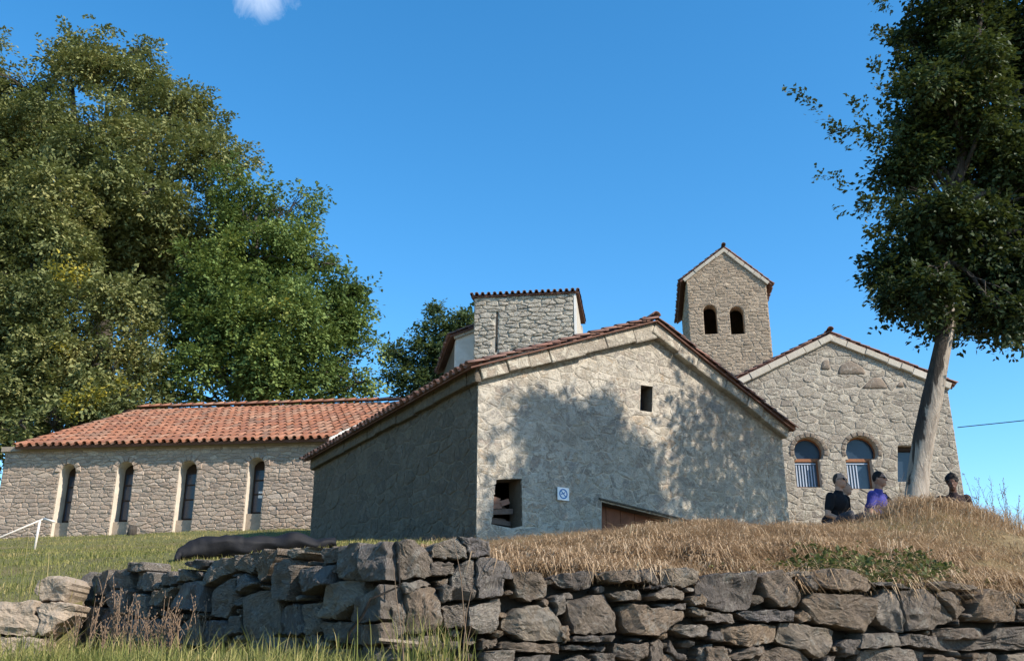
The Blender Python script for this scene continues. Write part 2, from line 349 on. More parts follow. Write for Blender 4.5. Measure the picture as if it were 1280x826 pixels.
# ------------------------------------------------------------ masonry generator
def clip(poly, a, b, c):
    """keep the part of the 2d polygon with a*x+b*y<=c"""
    out = []; n = len(poly)
    for i in range(n):
        p, q = poly[i], poly[(i+1) % n]; dp = a*p[0]+b*p[1]-c; dq = a*q[0]+b*q[1]-c
        if dp <= 0: out.append(p)
        if (dp < 0 < dq) or (dq < 0 < dp):
            t_ = dp/(dp-dq); out.append((p[0]+(q[0]-p[0])*t_, p[1]+(q[1]-p[1])*t_))
    return out
def area(p): return 0.5*sum(p[i][0]*p[(i+1) % len(p)][1]-p[(i+1) % len(p)][0]*p[i][1] for i in range(len(p)))
def ccw(p): return p if area(p) > 0 else p[::-1]
def inside(pt, poly):
    r = False; n = len(poly)
    for i in range(n):
        (x1, y1), (x2, y2) = poly[i], poly[(i+1) % n]
        if (y1 > pt[1]) != (y2 > pt[1]) and pt[0] < (x2-x1)*(pt[1]-y1)/(y2-y1)+x1: r = not r
    return r
def cut_hole(cell, hole):
    """cell minus convex ccw hole, by the hole edge which leaves the largest piece"""
    best, ba = None, -1; n = len(hole)
    inter = cell
    for i in range(n):
        (x1, y1), (x2, y2) = hole[i], hole[(i+1) % n]
        a, b = (y2-y1), -(x2-x1); c = a*x1+b*y1      # outside: a*x+b*y > c
        inter = clip(inter, a, b, c)
        o = clip(cell, -a, -b, -c)
        if len(o) > 2 and abs(area(o)) > ba: best, ba = o, abs(area(o))
        if len(inter) < 3: return cell
    return best
def rubble_cells(region, holes, sw, sh, rnd, jit=.38, wvar=.5, wt=.22):
    region = ccw(region); holes = [ccw(h) for h in holes]
    x0 = min(p[0] for p in region); x1 = max(p[0] for p in region); y0 = min(p[1] for p in region); y1 = max(p[1] for p in region)
    sites = []; y = y0
    while y < y1+sh:
        h = sh*rnd.uniform(.65, 1.4); x = x0-rnd.random()*sw
        while x < x1+sw:
            w = sw*rnd.uniform(1-wvar, 1+wvar*1.5)
            sites.append((x+w/2+rnd.uniform(-jit, jit)*w*.4, y+h/2+rnd.uniform(-jit, jit)*h, rnd.uniform(-wt, wt)))
            x += w
        y += h
    k = sw/sh
    A = np.array([(a, b*k, w*sw*sw) for a, b, w in sites]); cells = []
    mg = sw
    for i, (x, yk, w) in enumerate(A):
        if x < x0-mg or x > x1+mg: continue
        d2 = (A[:, 0]-x)**2+(A[:, 1]-yk)**2; nb = np.argsort(d2)[1:22]
        poly = [(p[0], p[1]) for p in region]
        for j in nb:
            xj, yj, wj = A[j]
            a, b = 2*(xj-x), 2*(yj-yk)*k; c_ = (xj*xj+yj*yj-wj)-(x*x+yk*yk-w)
            poly = clip(poly, a, b, c_)
            if len(poly) < 3: break
        if len(poly) < 3 or abs(area(poly)) < .1*sw*sh: continue
        for h in holes: poly = cut_hole(poly, h) if poly and len(poly) > 2 else poly
        if poly and len(poly) > 2 and abs(area(poly)) > .12*sw*sh: cells.append(ccw(poly))
    return cells
def inset(poly, d):
    n = len(poly); out = poly
    for i in range(n):
        (x1, y1), (x2, y2) = poly[i], poly[(i+1) % n]; L = math.hypot(x2-x1, y2-y1)
        if L < 1e-6: continue
        a, b = (y2-y1)/L, -(x2-x1)/L
        out = clip(out, a, b, a*x1+b*y1-d)
        if len(out) < 3: return None
    return out
def resample(poly, seg, rnd, rough, smooth=1):
    """corners worn, edges roughened"""
    for _ in range(smooth):
        q = []; n = len(poly)
        for i in range(n):
            p, r = poly[i], poly[(i+1) % n]; L = math.hypot(r[0]-p[0], r[1]-p[1]); k = min(.3, .28*seg/max(L, 1e-6))
            q.append((p[0]+(r[0]-p[0])*k, p[1]+(r[1]-p[1])*k)); q.append((r[0]-(r[0]-p[0])*k, r[1]-(r[1]-p[1])*k))
        poly = q
    out = []; n = len(poly)
    for i in range(n):
        p, r = poly[i], poly[(i+1) % n]; L = math.hypot(r[0]-p[0], r[1]-p[1])
        if L < seg*.2 and len(out) > 3 and i % 2: continue
        m = max(1, int(round(L/seg)))
        for j in range(m):
            t_ = j/m; out.append((p[0]+(r[0]-p[0])*t_+rnd.uniform(-1, 1)*rough, p[1]+(r[1]-p[1])*t_+rnd.uniform(-1, 1)*rough))
    return out
def stone_geo(fr, poly, h, rnd, tilt=.25, base=-.03):
    cx = sum(p[0] for p in poly)/len(poly); cy = sum(p[1] for p in poly)/len(poly); n = len(poly)
    R_ = math.sqrt(abs(area(poly))); tx, ty = rnd.uniform(-tilt, tilt)*h/R_*2, rnd.uniform(-tilt, tilt)*h/R_*2
    vs = []
    for s_, hh in ((1.0, base), (.985, h*.45), (.82, h)):
        for x, y in poly:
            X, Y = cx+(x-cx)*s_, cy+(y-cy)*s_
            e = hh if hh <= 0 else max(.002, hh*rnd.uniform(.8, 1.15)+(X-cx)*tx+(Y-cy)*ty)
            vs.append(fr.p(X, Y, e))
    vs.append(fr.p(cx, cy, h*rnd.uniform(.9, 1.35)))
    fs = []
    for r_ in range(2):
        for i in range(n):
            j = (i+1) % n; fs.append((r_*n+i, r_*n+j, (r_+1)*n+j, (r_+1)*n+i))
    for i in range(n): fs.append((2*n+i, 2*n+(i+1) % n, 3*n))
    return vs, fs
def lay_stones(root, fr, cells, mat, joint, h, seg, rnd, rough=.008, limit=300, smooth=False, name='stone', visible=None, attr_mat=None):
    items = []
    for c in cells:
        q = inset(c, joint*rnd.uniform(.6, 1.4))
        if not q or abs(area(q)) < 1e-4: continue
        q = resample(q, seg, rnd, rough, rnd.choice((0, 1)))
        if len(q) > 14: q = q[::2] if len(q) > 20 else q
        items.append((abs(area(q))*(0 if visible and not visible(q) else 1), q))
    items.sort(key=lambda x: -x[0]); rest = MB(); rv = []
    for i, (a, q) in enumerate(items):
        vs, fs = stone_geo(fr, q, h*rnd.uniform(.6, 1.3), rnd)
        if i < limit and a > 0: mesh_obj(name, vs, fs, mat, root, smooth)
        else:
            rest.add(vs, fs); rv += [rnd.random()]*len(fs)
    if rest.v:
        o = rest.build(name, attr_mat or mat, root, smooth, 'stuff')
        a = o.data.attributes.new('rnd', 'FLOAT', 'FACE'); a.data.foreach_set('value', rv)
    return len(items)

def wall_panel(root, fr, outer, holes, thick, mats, name='wall', tdir=None, edge_m=0):
    """a real wall: front sheet with openings, reveals and outer edges going back `thick`"""
    tv = (tdir if tdir else -fr.n)*thick; outer = ccw(outer); holes = [ccw(h) for h in holes]
    loops = [[Vector((x, y, 0)) for x, y in outer]]+[[Vector((x, y, 0)) for x, y in h][::-1] for h in holes]
    tris = tessellate_polygon(loops); flat = [p for l in loops for p in l]
    vs = [fr.p(p.x, p.y, 0) for p in flat]; fs = []
    for t_ in tris:
        a, b, c = (vs[i] for i in t_)
        fs.append(t_ if (b-a).cross(c-a).dot(fr.n) > 0 else t_[::-1])
    fm = [0]*len(fs); base = 0
    for li, l in enumerate(loops):
        n = len(l); b = len(vs); vs += [fr.p(p.x, p.y, 0)+tv for p in l]
        for i in range(n):
            j = (i+1) % n; fs.append((base+i, b+i, b+j, base+j)); fm.append(edge_m if li == 0 else 1)
        base += n
    # rear sheet without the openings' faces
    nb = len(vs); vs += [fr.p(p.x, p.y, 0)+tv for p in flat]
    fs += [tuple(nb+i for i in t_[::-1]) if (vs[t_[1]]-vs[t_[0]]).cross(vs[t_[2]]-vs[t_[0]]).dot(fr.n) > 0 else tuple(nb+i for i in t_) for t_ in tris]
    fm += [0]*len(tris)
    return mesh_obj(name, vs, fs, mats, root, False, None, fm)

# ------------------------------------------------------------ barrel-tile roofs
def tile_mesh(name, w, L, mat, t_=.018, taper=.82, seg=6):
    """one half-round clay tile, lying along +y (up the slope), arching in +z, open underside"""
    vs, fs = [], []; 
    for (yy, k) in ((0, 1), (L, taper)):
        for rr in (w/2*k, w/2*k-t_):
            for i in range(seg+1):
                a = math.pi*i/seg; vs.append((-rr*math.cos(a), yy, rr*math.sin(a)*.85+(0.03 if yy == 0 else 0)))
    n = seg+1
    for i in range(seg):
        fs.append((i, 2*n+i, 2*n+i+1, i+1)[::-1]); fs.append((n+i, n+i+1, 3*n+i+1, 3*n+i)[::-1]); fs.append((i, i+1, n+i+1, n+i)[::-1]); fs.append((2*n+i, 3*n+i, 3*n+i+1, 2*n+i+1)[::-1])
    me = bpy.data.meshes.new(name); me.from_pydata(vs, [], fs); me.update(); me.materials.append(mat)
    me.polygons.foreach_set('use_smooth', [True]*len(me.polygons)); return me
from mathutils import Matrix
def roof_slope(root, o, eave, up, width, length, pitch, tl, mat, amat, indiv, rnd, mesh=None, bed=True, thick=.08, overlap=.78, jitter=1.0):
    """o: eave corner; eave: unit vector along eave; up: unit vector up the slope; indiv(col,row)->bool"""
    o = Vector(o); e = Vector(eave).normalized(); u = Vector(up).normalized(); n = e.cross(u).normalized()
    if n.z < 0: n = -n
    x = u.cross(n).normalized()
    me = mesh or tile_mesh('tile', pitch*.62, tl, mat)
    nc = max(1, int(round(width/pitch))); nr = int(math.ceil(length/(tl*overlap))); pc = width/nc; st = length/nr
    rv, rf, ra = [], [], []
    src = np.array([v.co[:] for v in me.vertices]); pf = [tuple(p.vertices) for p in me.polygons]; cnt = 0
    for c in range(nc+1):
        off = rnd.uniform(-.025, .025)*jitter
        for r_ in range(nr):
            for layer in (0, 1):
                if layer == 0 and c == nc: continue
                if layer == 1 or r_ == 0 or indiv is not None:
                    pass
                w_ = (c+(.5 if layer == 0 else 0))*pc
                pnt = o+e*min(max(w_, .03), width-.03)+u*(r_*st-.05+off+rnd.uniform(-.02, .02)*jitter)+n*(.035 if layer else .09)
                if layer == 0:   # trough tile, arch downwards
                    zz = -n; xx = -x; pnt = pnt
                else: zz = n; xx = x
                Mx = Matrix((xx, u, zz)).transposed().to_4x4()
                Mx = Mx @ Matrix.Rotation(rnd.uniform(-.06, .06)*jitter, 4, 'Z') @ Matrix.Rotation(rnd.uniform(-.08, .08)*jitter, 4, 'Y')
                Mx.translation = pnt
                if layer == 1 and indiv and indiv(c, r_, nc, nr) and cnt < 300:
                    ob = bpy.data.objects.new('tile', me); COL.objects.link(ob); ob.matrix_world = Mx
                    loc, q, s = Mx.decompose(); ob.rotation_mode = 'QUATERNION'; ob.parent = root
                    ob.location = loc-root.location; ob.rotation_quaternion = q; cnt += 1
                elif layer == 1 or r_ <= 1:
                    b = len(rv)*len(src); P_ = src @ np.array(Mx.to_3x3()).T + np.array(pnt); rv.append(P_)
                    rf += [tuple(i+b for i in f) for f in pf]; ra += [rnd.random()]*len(pf)
    if rv:
        ob = np_mesh('tile', np.concatenate(rv), np.array(rf), amat, root, 'stuff', ra, True)
    if bed:
        m_ = MB(); m_.box(o-n*thick, e*width, u*length, n*thick); m_.build('roof_slab', M['roof_bed'], root)
    return cnt
def ridge_tiles(root, a, b, w, tl, mat, rnd, drop=.0):
    a, b = Vector(a), Vector(b); d = (b-a); L = d.length; d.normalize(); me = tile_mesh('ridge_tile', w, tl, mat)
    n_ = int(L/(tl*.85))+1; x = d.cross(Vector((0, 0, 1))).normalized(); z = x.cross(d).normalized()
    for i in range(n_):
        p = a+d*(i*L/n_)+z*(.02+rnd.uniform(-.01, .01)); ob = bpy.data.objects.new('ridge_tile', me); COL.objects.link(ob)
        Mx = Matrix((x, d, z)).transposed(); ob.rotation_mode = 'QUATERNION'; ob.rotation_quaternion = Mx.to_quaternion(); ob.parent = root; ob.location = p-root.location
amats = {}
def attr_version(key):
    if key not in amats:
        src = M[key]; m_ = src.copy(); m_.name = src.name+'_mixed'; t_ = m_.node_tree
        oi = [x for x in t_.nodes if x.type == 'OBJECT_INFO'][0]; a = t_.nodes.new('ShaderNodeAttribute'); a.attribute_name = 'rnd'
        for l in list(oi.outputs['Random'].links):
            ts = l.to_socket; t_.links.remove(l); t_.links.new(a.outputs['Fac'], ts)
        amats[key] = m_
    return amats[key]

# ------------------------------------------------------------ terrain
C0 = Vector((-.75, 6.1, 0)); FR = Frame(C0, 69.0)                       # right run of the retaining wall, facing the camera and the sun
LW_END = Vector((-3.75, 8.75, 0)); azL = math.degrees(math.atan2(C0.x-LW_END.x, C0.y-LW_END.y))
FLW = Frame(LW_END, azL)                                               # shaded run
LOW_R = Vector((-3.44, 7.92, 0)); LOW_L = Vector((-24, 6.1, 0)); azW = math.degrees(math.atan2(LOW_R.x-LOW_L.x, LOW_R.y-LOW_L.y))
FLO = Frame(LOW_R, azW)
FAR_R = FR.p(30, 0); POLY = [LOW_L, LOW_R, LW_END, C0, Vector((FAR_R.x, FAR_R.y, 0))]
cp = [(-.6, 6.4, .66), (0, 6.75, .6), (1.5, 7.35, .57), (4.2, 8.4, .56), (7.5, 9.9, .5), (14, 12.5, .2), (24, 17, -1), (-3.4, 8.8, .62), (-6, 11.4, 1.02), (-4, 8.3, .45), (-8, 8.2, .5), (-18, 8, .4),
      (0, 10, 1.15), (0, 13, 1.58), (1.3, 9, 1.05), (2.2, 9.5, 1.2), (2.5, 11.5, 1.6), (3, 14, 1.78), (3.3, 17.5, 2.1), (4.6, 11, 1.53), (4.2, 11.6, 1.62), (4.65, 12.7, 1.78), (5.2, 12.2, 1.93), (5.9, 12.7, 1.80), (6.4, 13.1, 1.74), (5.35, 13.2, 1.85), (6.45, 15.5, 1.95),
      (5.9, 11, 1.38), (7.2, 13, 1.58), (9.5, 14, 1.35), (12, 18, .9), (4.75, 14.6, 1.70), (5.5, 14.6, 1.74), (7.1, 15.3, 1.8), (-.6, 15.9, 1.95), (6, 20, 2.3), (10, 28, 2.7), (0, 30, 3.9), (13, 26, 2.5), (22, 30, .5),
      (-7.7, 28.2, 3.8), (-10.5, 28.6, 3.72), (-13.5, 29, 3.62), (-4.6, 22, 2.72), (-15.3, 26, 3.25), (-3, 15, 1.85), (-5.6, 16, 1.86), (-9, 16, 1.75), (-5, 12, 1.22), (-9, 22, 2.75), (-8, 12, 1.15), (-14, 18, 1.9),
      (-30, 30, 4.0), (-20, 45, 5.5), (0, 50, 4.5), (20, 45, 0), (8.9, 11.3, .85), (3, 12.5, 1.7)]
cp = np.array(cp, float)
def tps(r2): return np.where(r2 > 1e-12, .5*r2*np.log(np.maximum(r2, 1e-12)), 0)
n_ = len(cp); D2 = ((cp[:, None, :2]-cp[None, :, :2])**2).sum(-1); K = tps(D2)+np.eye(n_)*.15
A = np.zeros((n_+3, n_+3)); A[:n_, :n_] = K; A[:n_, n_] = 1; A[:n_, n_+1:] = cp[:, :2]; A[n_, :n_] = 1; A[n_+1:, :n_] = cp[:, :2].T
wts = np.linalg.solve(A, np.concatenate([cp[:, 2], [0, 0, 0]]))
def sstep(a, b, x): t_ = np.clip((x-a)/(b-a), 0, 1); return t_*t_*(3-2*t_)
def wob(x, y): return .035*np.sin(x*2.1+1.3*np.sin(y*1.7))*np.cos(y*1.9+.7*np.sin(x*1.1))+.02*np.sin(x*5.3+y*3.1)*np.sin(y*4.7-x*2.2)
def z_high(x, y):
    x, y = np.atleast_1d(x).astype(float), np.atleast_1d(y).astype(float)
    d2 = (x[:, None]-cp[None, :, 0])**2+(y[:, None]-cp[None, :, 1])**2
    z = tps(d2) @ wts[:n_]+wts[n_]+wts[n_+1]*x+wts[n_+2]*y
    r_ = np.hypot(x, y); k = sstep(34, 60, r_); far = 2.0-np.clip(r_-60, 0, 900)*.035
    return (z+wob(x, y)-.07*sstep(9, 10.5, y))*(1-k)+far*k
def z_low(x, y):
    x, y = np.atleast_1d(x).astype(float), np.atleast_1d(y).astype(float)
    zw = -.02-.38*sstep(-1.2, .8, x)
    return -1.62+(zw+1.62)*sstep(1.4, 5.6, y)+.02*np.sin(x*3.1)*np.cos(y*2.7)
def wallR(th):
    """distance from the camera foot to the wall line in direction th"""
    d = Vector((math.sin(th), math.cos(th), 0)); best = None
    for i in range(len(POLY)-1):
        a, b = POLY[i], POLY[i+1]; e = b-a; den = d.x*e.y-d.y*e.x
        if abs(den) < 1e-9: continue
        t_ = (a.x*e.y-a.y*e.x)/den; s_ = (a.x*d.y-a.y*d.x)/den
        if t_ > 0 and -1e-6 <= s_ <= 1+1e-6 and (best is None or t_ < best): best = t_
    return best
nth = 720; ths = np.linspace(-math.pi, math.pi, nth, endpoint=False)
rs_low = np.concatenate([[.3, .8, 1.4, 2], np.linspace(2.5, 6, 10)])
V = []; ringN = None
frac = np.concatenate([np.linspace(0.04, 1, 22)])
hi = np.concatenate([np.linspace(0, 1, 70)**1.35*26, [30, 36, 44, 54, 70, 95, 140, 220, 400, 800, 1800, 4000]])
Vx, Vy, Vz = [], [], []
for th in ths:
    Rw = wallR(th); isw = Rw is not None and Rw < 34
    if not isw: Rw = 34.0
    ss, cc = math.sin(th), math.cos(th)
    rl = Rw*frac+(.28 if isw else 0)*frac; xl, yl = rl*ss, rl*cc
    rh = rl[-1]+.012+hi; xh, yh = rh*ss, rh*cc
    zl = z_low(xl, yl)
    zh = z_high(xh, yh)
    if not isw:   # beyond the ends of the wall the two levels run together
        zh = zh*sstep(34, 60, rh)+z_low(xh, yh)*(1-sstep(34, 60, rh))
    Vx.append(np.concatenate([xl, xh])); Vy.append(np.concatenate([yl, yh])); Vz.append(np.concatenate([zl, zh]))
Vx, Vy, Vz = map(np.array, (Vx, Vy, Vz)); nr_ = Vx.shape[1]
V = np.stack([Vx, Vy, Vz], -1).reshape(-1, 3)
ii, jj = np.meshgrid(np.arange(nth), np.arange(nr_-1), indexing='ij'); i2 = (ii+1) % nth
Fq = np.stack([ii*nr_+jj, ii*nr_+jj+1, i2*nr_+jj+1, i2*nr_+jj], -1).reshape(-1, 4)[:, ::-1]
gr = np_mesh('ground', V, Fq, M['ground'], None, 'structure', None, True)
capv = [(0, 0, float(z_low(0, 0)[0]))]
def zg(x, y): return float(z_high(x, y)[0])
print('terrain', time.time()-T0)

# ------------------------------------------------------------ retaining wall
def rock_geo(fr, poly, proud, rnd, deep=-.16, n_target=26):
    """one dressed boulder: split faces, chipped edges"""
    poly = ccw(poly); A_ = abs(area(poly)); per = sum(math.dist(poly[i], poly[(i+1) % len(poly)]) for i in range(len(poly)))
    cx = sum(p[0] for p in poly)/len(poly); cy = sum(p[1] for p in poly)/len(poly); poly = [(cx+(x-cx)*1.035, cy+(y-cy)*1.035) for x, y in poly]
    q = resample(poly, per/n_target, rnd, .009, 1)
    n = len(q); cx = sum(p[0] for p in q)/n; cy = sum(p[1] for p in q)/n; R_ = math.sqrt(A_)
    planes = []
    tx, ty = rnd.uniform(-.14, .14), rnd.uniform(-.12, .10)
    for _ in range(rnd.choice((3, 4, 5, 6))):
        a = rnd.uniform(0, 2*math.pi); sl_ = rnd.uniform(.3, .95)
        planes.append((math.cos(a)*sl_, math.sin(a)*sl_, proud+R_*sl_*rnd.uniform(.34, .56)))
    seed = rnd.uniform(0, 90); str_a = rnd.uniform(0, math.pi)
    ca, sa = math.cos(str_a), math.sin(str_a)
    def hgt(x, y, e):
        X, Y = x-cx, y-cy
        h = proud+tx*X+ty*Y
        for a, b, c in planes: h = min(h, c-a*X-b*Y)
        h += noise.fractal(Vector((x*5+seed, y*5, seed)), .85, 2.1, 5)*.036
        h += noise.fractal(Vector(((X*ca+Y*sa)*3+seed, (-X*sa+Y*ca)*22, seed)), .9, 2.1, 3)*.014
        return max(h*e+(1-e)*proud*.1, .004)
    rings = [(1, None), (1, .70), (.985, .96), (.90, 1), (.74, 1), (.55, 1), (.36, 1), (.17, 1)]
    vs = []
    for s_, e in rings:
        for x, y in q:
            X, Y = cx+(x-cx)*s_, cy+(y-cy)*s_
            vs.append(fr.p(X, Y, deep if e is None else hgt(X, Y, e)))
    vs.append(fr.p(cx, cy, hgt(cx, cy, 1))); fs = []
    for r_ in range(len(rings)-1):
        for i in range(n):
            j = (i+1) % n; fs.append((r_*n+i, r_*n+j, (r_+1)*n+j, (r_+1)*n+i))
    b = (len(rings)-1)*n
    for i in range(n): fs.append((b+i, b+(i+1) % n, len(vs)-1))
    return vs, fs
TILE = {}
TILE['A'] = (480, 666, 5.16, """75,60,190,60,290,150,295,270,250,290,90,295,75,200|300,90,390,45,450,35,500,90,510,165,300,165|460,35,540,35,600,80,650,150,520,165,510,90|290,200,430,195,430,265,350,280,290,280|440,255,470,200,555,180,560,350,560,430,420,430,420,290|570,180,680,165,760,190,800,240,800,295,745,300,730,400,590,430,570,350|810,260,1000,260,1032,330,1032,410,940,440,850,410|130,400,230,360,310,360,335,500,335,600,230,640,130,640|355,480,500,460,510,610,365,600|520,490,720,430,735,470,700,630,600,650,520,600|760,620,770,560,830,490,960,475,1040,480,1080,540,1130,640,1125,700,900,690|750,705,1110,712,1110,770,900,765,740,745|610,690,700,690,700,735,610,745|615,770,820,760,830,850,615,850|10,480,120,440,125,640,60,690,0,640|600,55,665,60,665,140,640,135,600,90|840,800,1032,790,1032,850,840,850|330,312,400,300,380,335,340,335|100,330,230,300,300,340,220,352,120,392|0,720,200,715,210,760,0,750|340,340,410,350,400,440,345,450|130,680,330,660,340,750,200,770""")
TILE['B'] = (680, 666, 5.16, """45,280,110,260,320,250,290,350,210,365,80,340|325,270,430,250,590,245,590,320,390,320|597,260,640,232,690,240,730,320,700,330,600,310|740,240,900,230,980,250,955,320,860,350,760,330|400,390,560,375,620,430,450,440|660,400,780,355,880,390,880,430,680,430|150,440,380,395,430,500,445,640,160,650|470,490,520,465,860,510,870,545,700,655,520,645,480,560|800,620,860,590,1030,600,1032,670,900,670|160,665,420,660,400,700,180,700|100,722,390,735,380,758,120,750|130,820,200,790,270,820,270,860,130,860|440,720,640,712,640,790,560,826,420,800|785,690,820,770,900,790,900,820,830,810,780,750|655,700,720,690,740,800,650,850|980,740,1060,720,1060,850,980,820|900,420,970,400,1000,430,1000,470,920,465|910,480,1060,515,1060,560,930,520|700,460,880,462,880,495,760,490|40,410,110,400,120,500,60,540|290,775,420,780,420,850,290,850|60,600,130,600,130,700,110,710|740,340,780,340,700,360,620,350""")
TILE['C'] = (880, 666, 5.16, """-70,340,0,275,300,255,315,290,270,495,100,500,-40,470|345,280,450,245,510,270,600,430,590,470,430,475,370,400|580,300,650,285,690,370,640,365|715,280,760,240,840,230,1000,280,1070,330,1050,370,850,370,730,340|620,430,700,385,1060,415,1072,520,1000,640,790,590,700,580,640,500|-20,510,170,525,180,580,60,580,-20,555|200,510,530,500,540,570,270,570|90,620,290,590,445,597,440,690,240,740,110,690|465,700,480,590,560,585,830,630,770,780,720,810,620,755|0,640,60,640,80,700,0,690|130,800,240,745,370,720,370,770,180,820|-20,740,100,735,160,860,-20,860|330,860,380,780,480,735,610,762,700,860|850,720,880,690,990,680,990,780,900,790|780,795,840,800,820,860,740,860|560,540,620,500,660,560,600,575|520,255,700,245,700,270,560,280""")
TILE['D'] = (1080, 666, 5.16, """50,440,120,365,200,370,230,640,130,600,50,560|210,375,380,370,540,560,430,595,400,615,240,635|430,395,500,380,605,500,545,555|400,330,440,315,640,345,670,370,520,368,420,362|-60,655,180,650,185,730,-70,745|190,680,240,655,415,670,415,740,200,720|440,622,740,612,770,670,640,680,450,680|450,688,780,668,800,615,1110,600,1110,750,480,750|640,560,700,410,760,365,870,385,920,480,920,570,760,565|900,400,1110,380,1110,460,940,440|970,500,1110,470,1110,590,970,570|-50,765,150,745,380,770,370,860,-50,860|420,775,600,820,600,860,380,860|650,780,750,780,740,840,660,840|880,790,1110,770,1110,860,880,860|30,310,290,350,270,362,60,335""")
TILE['E'] = (290, 666, 5.16, """45,160,240,130,190,260,60,230|195,265,270,115,370,110,365,150,265,320|90,290,150,270,220,330,120,390|320,300,370,210,480,160,500,240,430,440,330,410|400,130,520,110,580,90,520,165,410,150|540,240,700,200,700,330,500,400|600,110,740,90,740,185,600,200|750,100,890,72,890,300,750,300|905,90,1050,60,1050,300,920,320|680,330,860,310,880,420,740,550,620,540|885,420,1050,340,1050,560,900,575,780,560|100,560,130,420,300,365,330,480,325,640,250,680,100,690|335,480,480,460,480,650,345,655|490,470,590,450,600,640,500,650|605,580,900,582,870,720,640,690|150,700,440,670,440,800,150,800|480,660,570,660,620,740,520,720|570,740,860,770,850,826,600,826|900,600,1050,580,1050,700,930,720|0,540,80,530,80,640,0,660|870,740,1050,720,1050,830,880,830""")
TILE['F'] = (90, 666, 5.16, """730,240,790,240,830,300,730,320|900,225,1032,160,1080,165,1080,250,920,350|920,380,1080,290,1110,430,1032,540,910,530|660,490,790,320,895,310,895,500|560,460,620,380,710,350,640,470|600,290,700,250,720,330,620,340|450,260,585,260,560,380,440,350|410,200,520,195,520,250,420,250|300,250,400,230,400,370,300,350|300,380,430,370,400,520,320,520|425,400,540,400,530,550,420,520|700,720,710,600,800,530,850,560,840,720|863,740,890,570,1032,570,1050,620,980,740|170,300,280,240,240,400,150,400|230,640,260,500,400,530,430,740,300,720|100,700,120,480,220,490,170,740|440,560,540,560,560,700,430,700|575,560,690,560,680,720,570,740|50,450,130,260,160,260,110,470|770,200,860,175,960,190,860,235""")
def tile_polys(k):
    ox, oy, s_, txt = TILE[k]; out = []
    for part in txt.split('|'):
        v = list(map(float, part.split(','))); out.append([(ox+v[i]/s_, oy+v[i+1]/s_) for i in range(0, len(v), 2)])
    return out
rw = thing('retaining_wall', 'dark dry-stone retaining wall of big rough blocks holding up the grassy bank', 'wall', tuple(C0))
rr = random.Random(11)
def build_run(root, fr, polys, u0, u1, vbot, topf, mat, attrmat, rnd, body_thick=.5, filler=260, fsize=(.05, .13), proud=(.04, .12), back=-.11, mortar='earth', extra=()):
    rows = []
    occ = []
    for q in polys:
        p2 = [fr.uv(x, y) for x, y in q]
        p2 = ccw(p2)
        if min(p[0] for p in p2) < u0-.02 and fr is FR: p2 = clip(p2, -1, 0, -u0)
        if len(p2) < 3: continue
        occ.append(p2)
        vs, fs = rock_geo(fr, p2, rnd.uniform(*proud), rnd); mesh_obj('stone', vs, fs, mat, root)
    def hitocc(x, y, m_):
        for q in occ:
            if inside((x, y), q): return True
        for q in occ:
            for i in range(len(q)):
                (ax, ay), (bx, by) = q[i], q[(i+1) % len(q)]; L2 = (bx-ax)**2+(by-ay)**2
                t_ = max(0, min(1, ((x-ax)*(bx-ax)+(y-ay)*(by-ay))/max(L2, 1e-9)))
                if math.hypot(x-ax-t_*(bx-ax), y-ay-t_*(by-ay)) < m_: return True
        return False
    # stones beyond the part the photograph shows
    k = len(occ)
    for (ea, eb, ec, ed) in extra:
        for c in rubble_cells([(ea, eb), (ec, eb), (ec, ed), (ea, ed)], [], .42, .26, rnd):
            q = inset(c, .018)
            if not q: continue
            cxm = sum(p[0] for p in q)/len(q); cym = sum(p[1] for p in q)/len(q)
            if hitocc(cxm, cym, .16) or abs(area(q)) < .01: continue
            occ.append(q); k += 1
            vs, fs = rock_geo(fr, q, rnd.uniform(*proud), rnd, n_target=18)
            mesh_obj('stone', vs, fs, mat, root)
    # chinking stones in the gaps
    m_ = MB(); rv = []; tries = 0; made = 0; placed = []
    while made < filler and tries < filler*14:
        tries += 1; x = rnd.uniform(u0, u1); y = rnd.uniform(vbot, topf(x)-.03); r_ = rnd.uniform(*fsize)
        if hitocc(x, y, r_*.42) or any(math.hypot(x-a, (y-b)*1.5) < (r_+c)*.55 for a, b, c in placed): continue
        placed.append((x, y, r_)); made += 1; n = rnd.choice((5, 6, 7)); a0 = rnd.uniform(0, 6.28)
        q = [(x+math.cos(a0+2*math.pi*i/n)*r_*.6*rnd.uniform(.75, 1.2), y+math.sin(a0+2*math.pi*i/n)*r_*.38*rnd.uniform(.7, 1.2)) for i in range(n)]
        vs, fs = stone_geo(fr, ccw(q), rnd.uniform(.01, .07), rnd, .6, -.12); m_.add(vs, fs); rv += [rnd.random()]*len(fs)
    o = m_.build('chinking_stone', attrmat, root, False, 'stuff'); a = o.data.attributes.new('rnd', 'FLOAT', 'FACE'); a.data.foreach_set('value', rv)
    # earth and rubble core behind the stones
    us = np.linspace(u0, u1, 60); top = [fr.p(u, topf(u)-.05, back) for u in us]
    core = MB(); poly = [fr.p(u0, vbot-.4, back)]+[fr.p(u1, vbot-.4, back)]+top[::-1]
    core.prism(poly, -fr.n, body_thick); core.build('core', M[mortar], root)
uR = lambda px: FR.uv(px, 740)[0]
v_hi, v_lo = FR.uv(540, 682)[1], FR.uv(900, 718)[1]
topR = lambda u: v_hi if u < uR(605) else v_lo
print('wall u range', FR.uv(495, 680), FR.uv(1280, 740), v_hi, v_lo, FLW.uv(100, 725), FLW.uv(490, 680))
polys = tile_polys('A')+tile_polys('B')+tile_polys('C')+tile_polys('D')
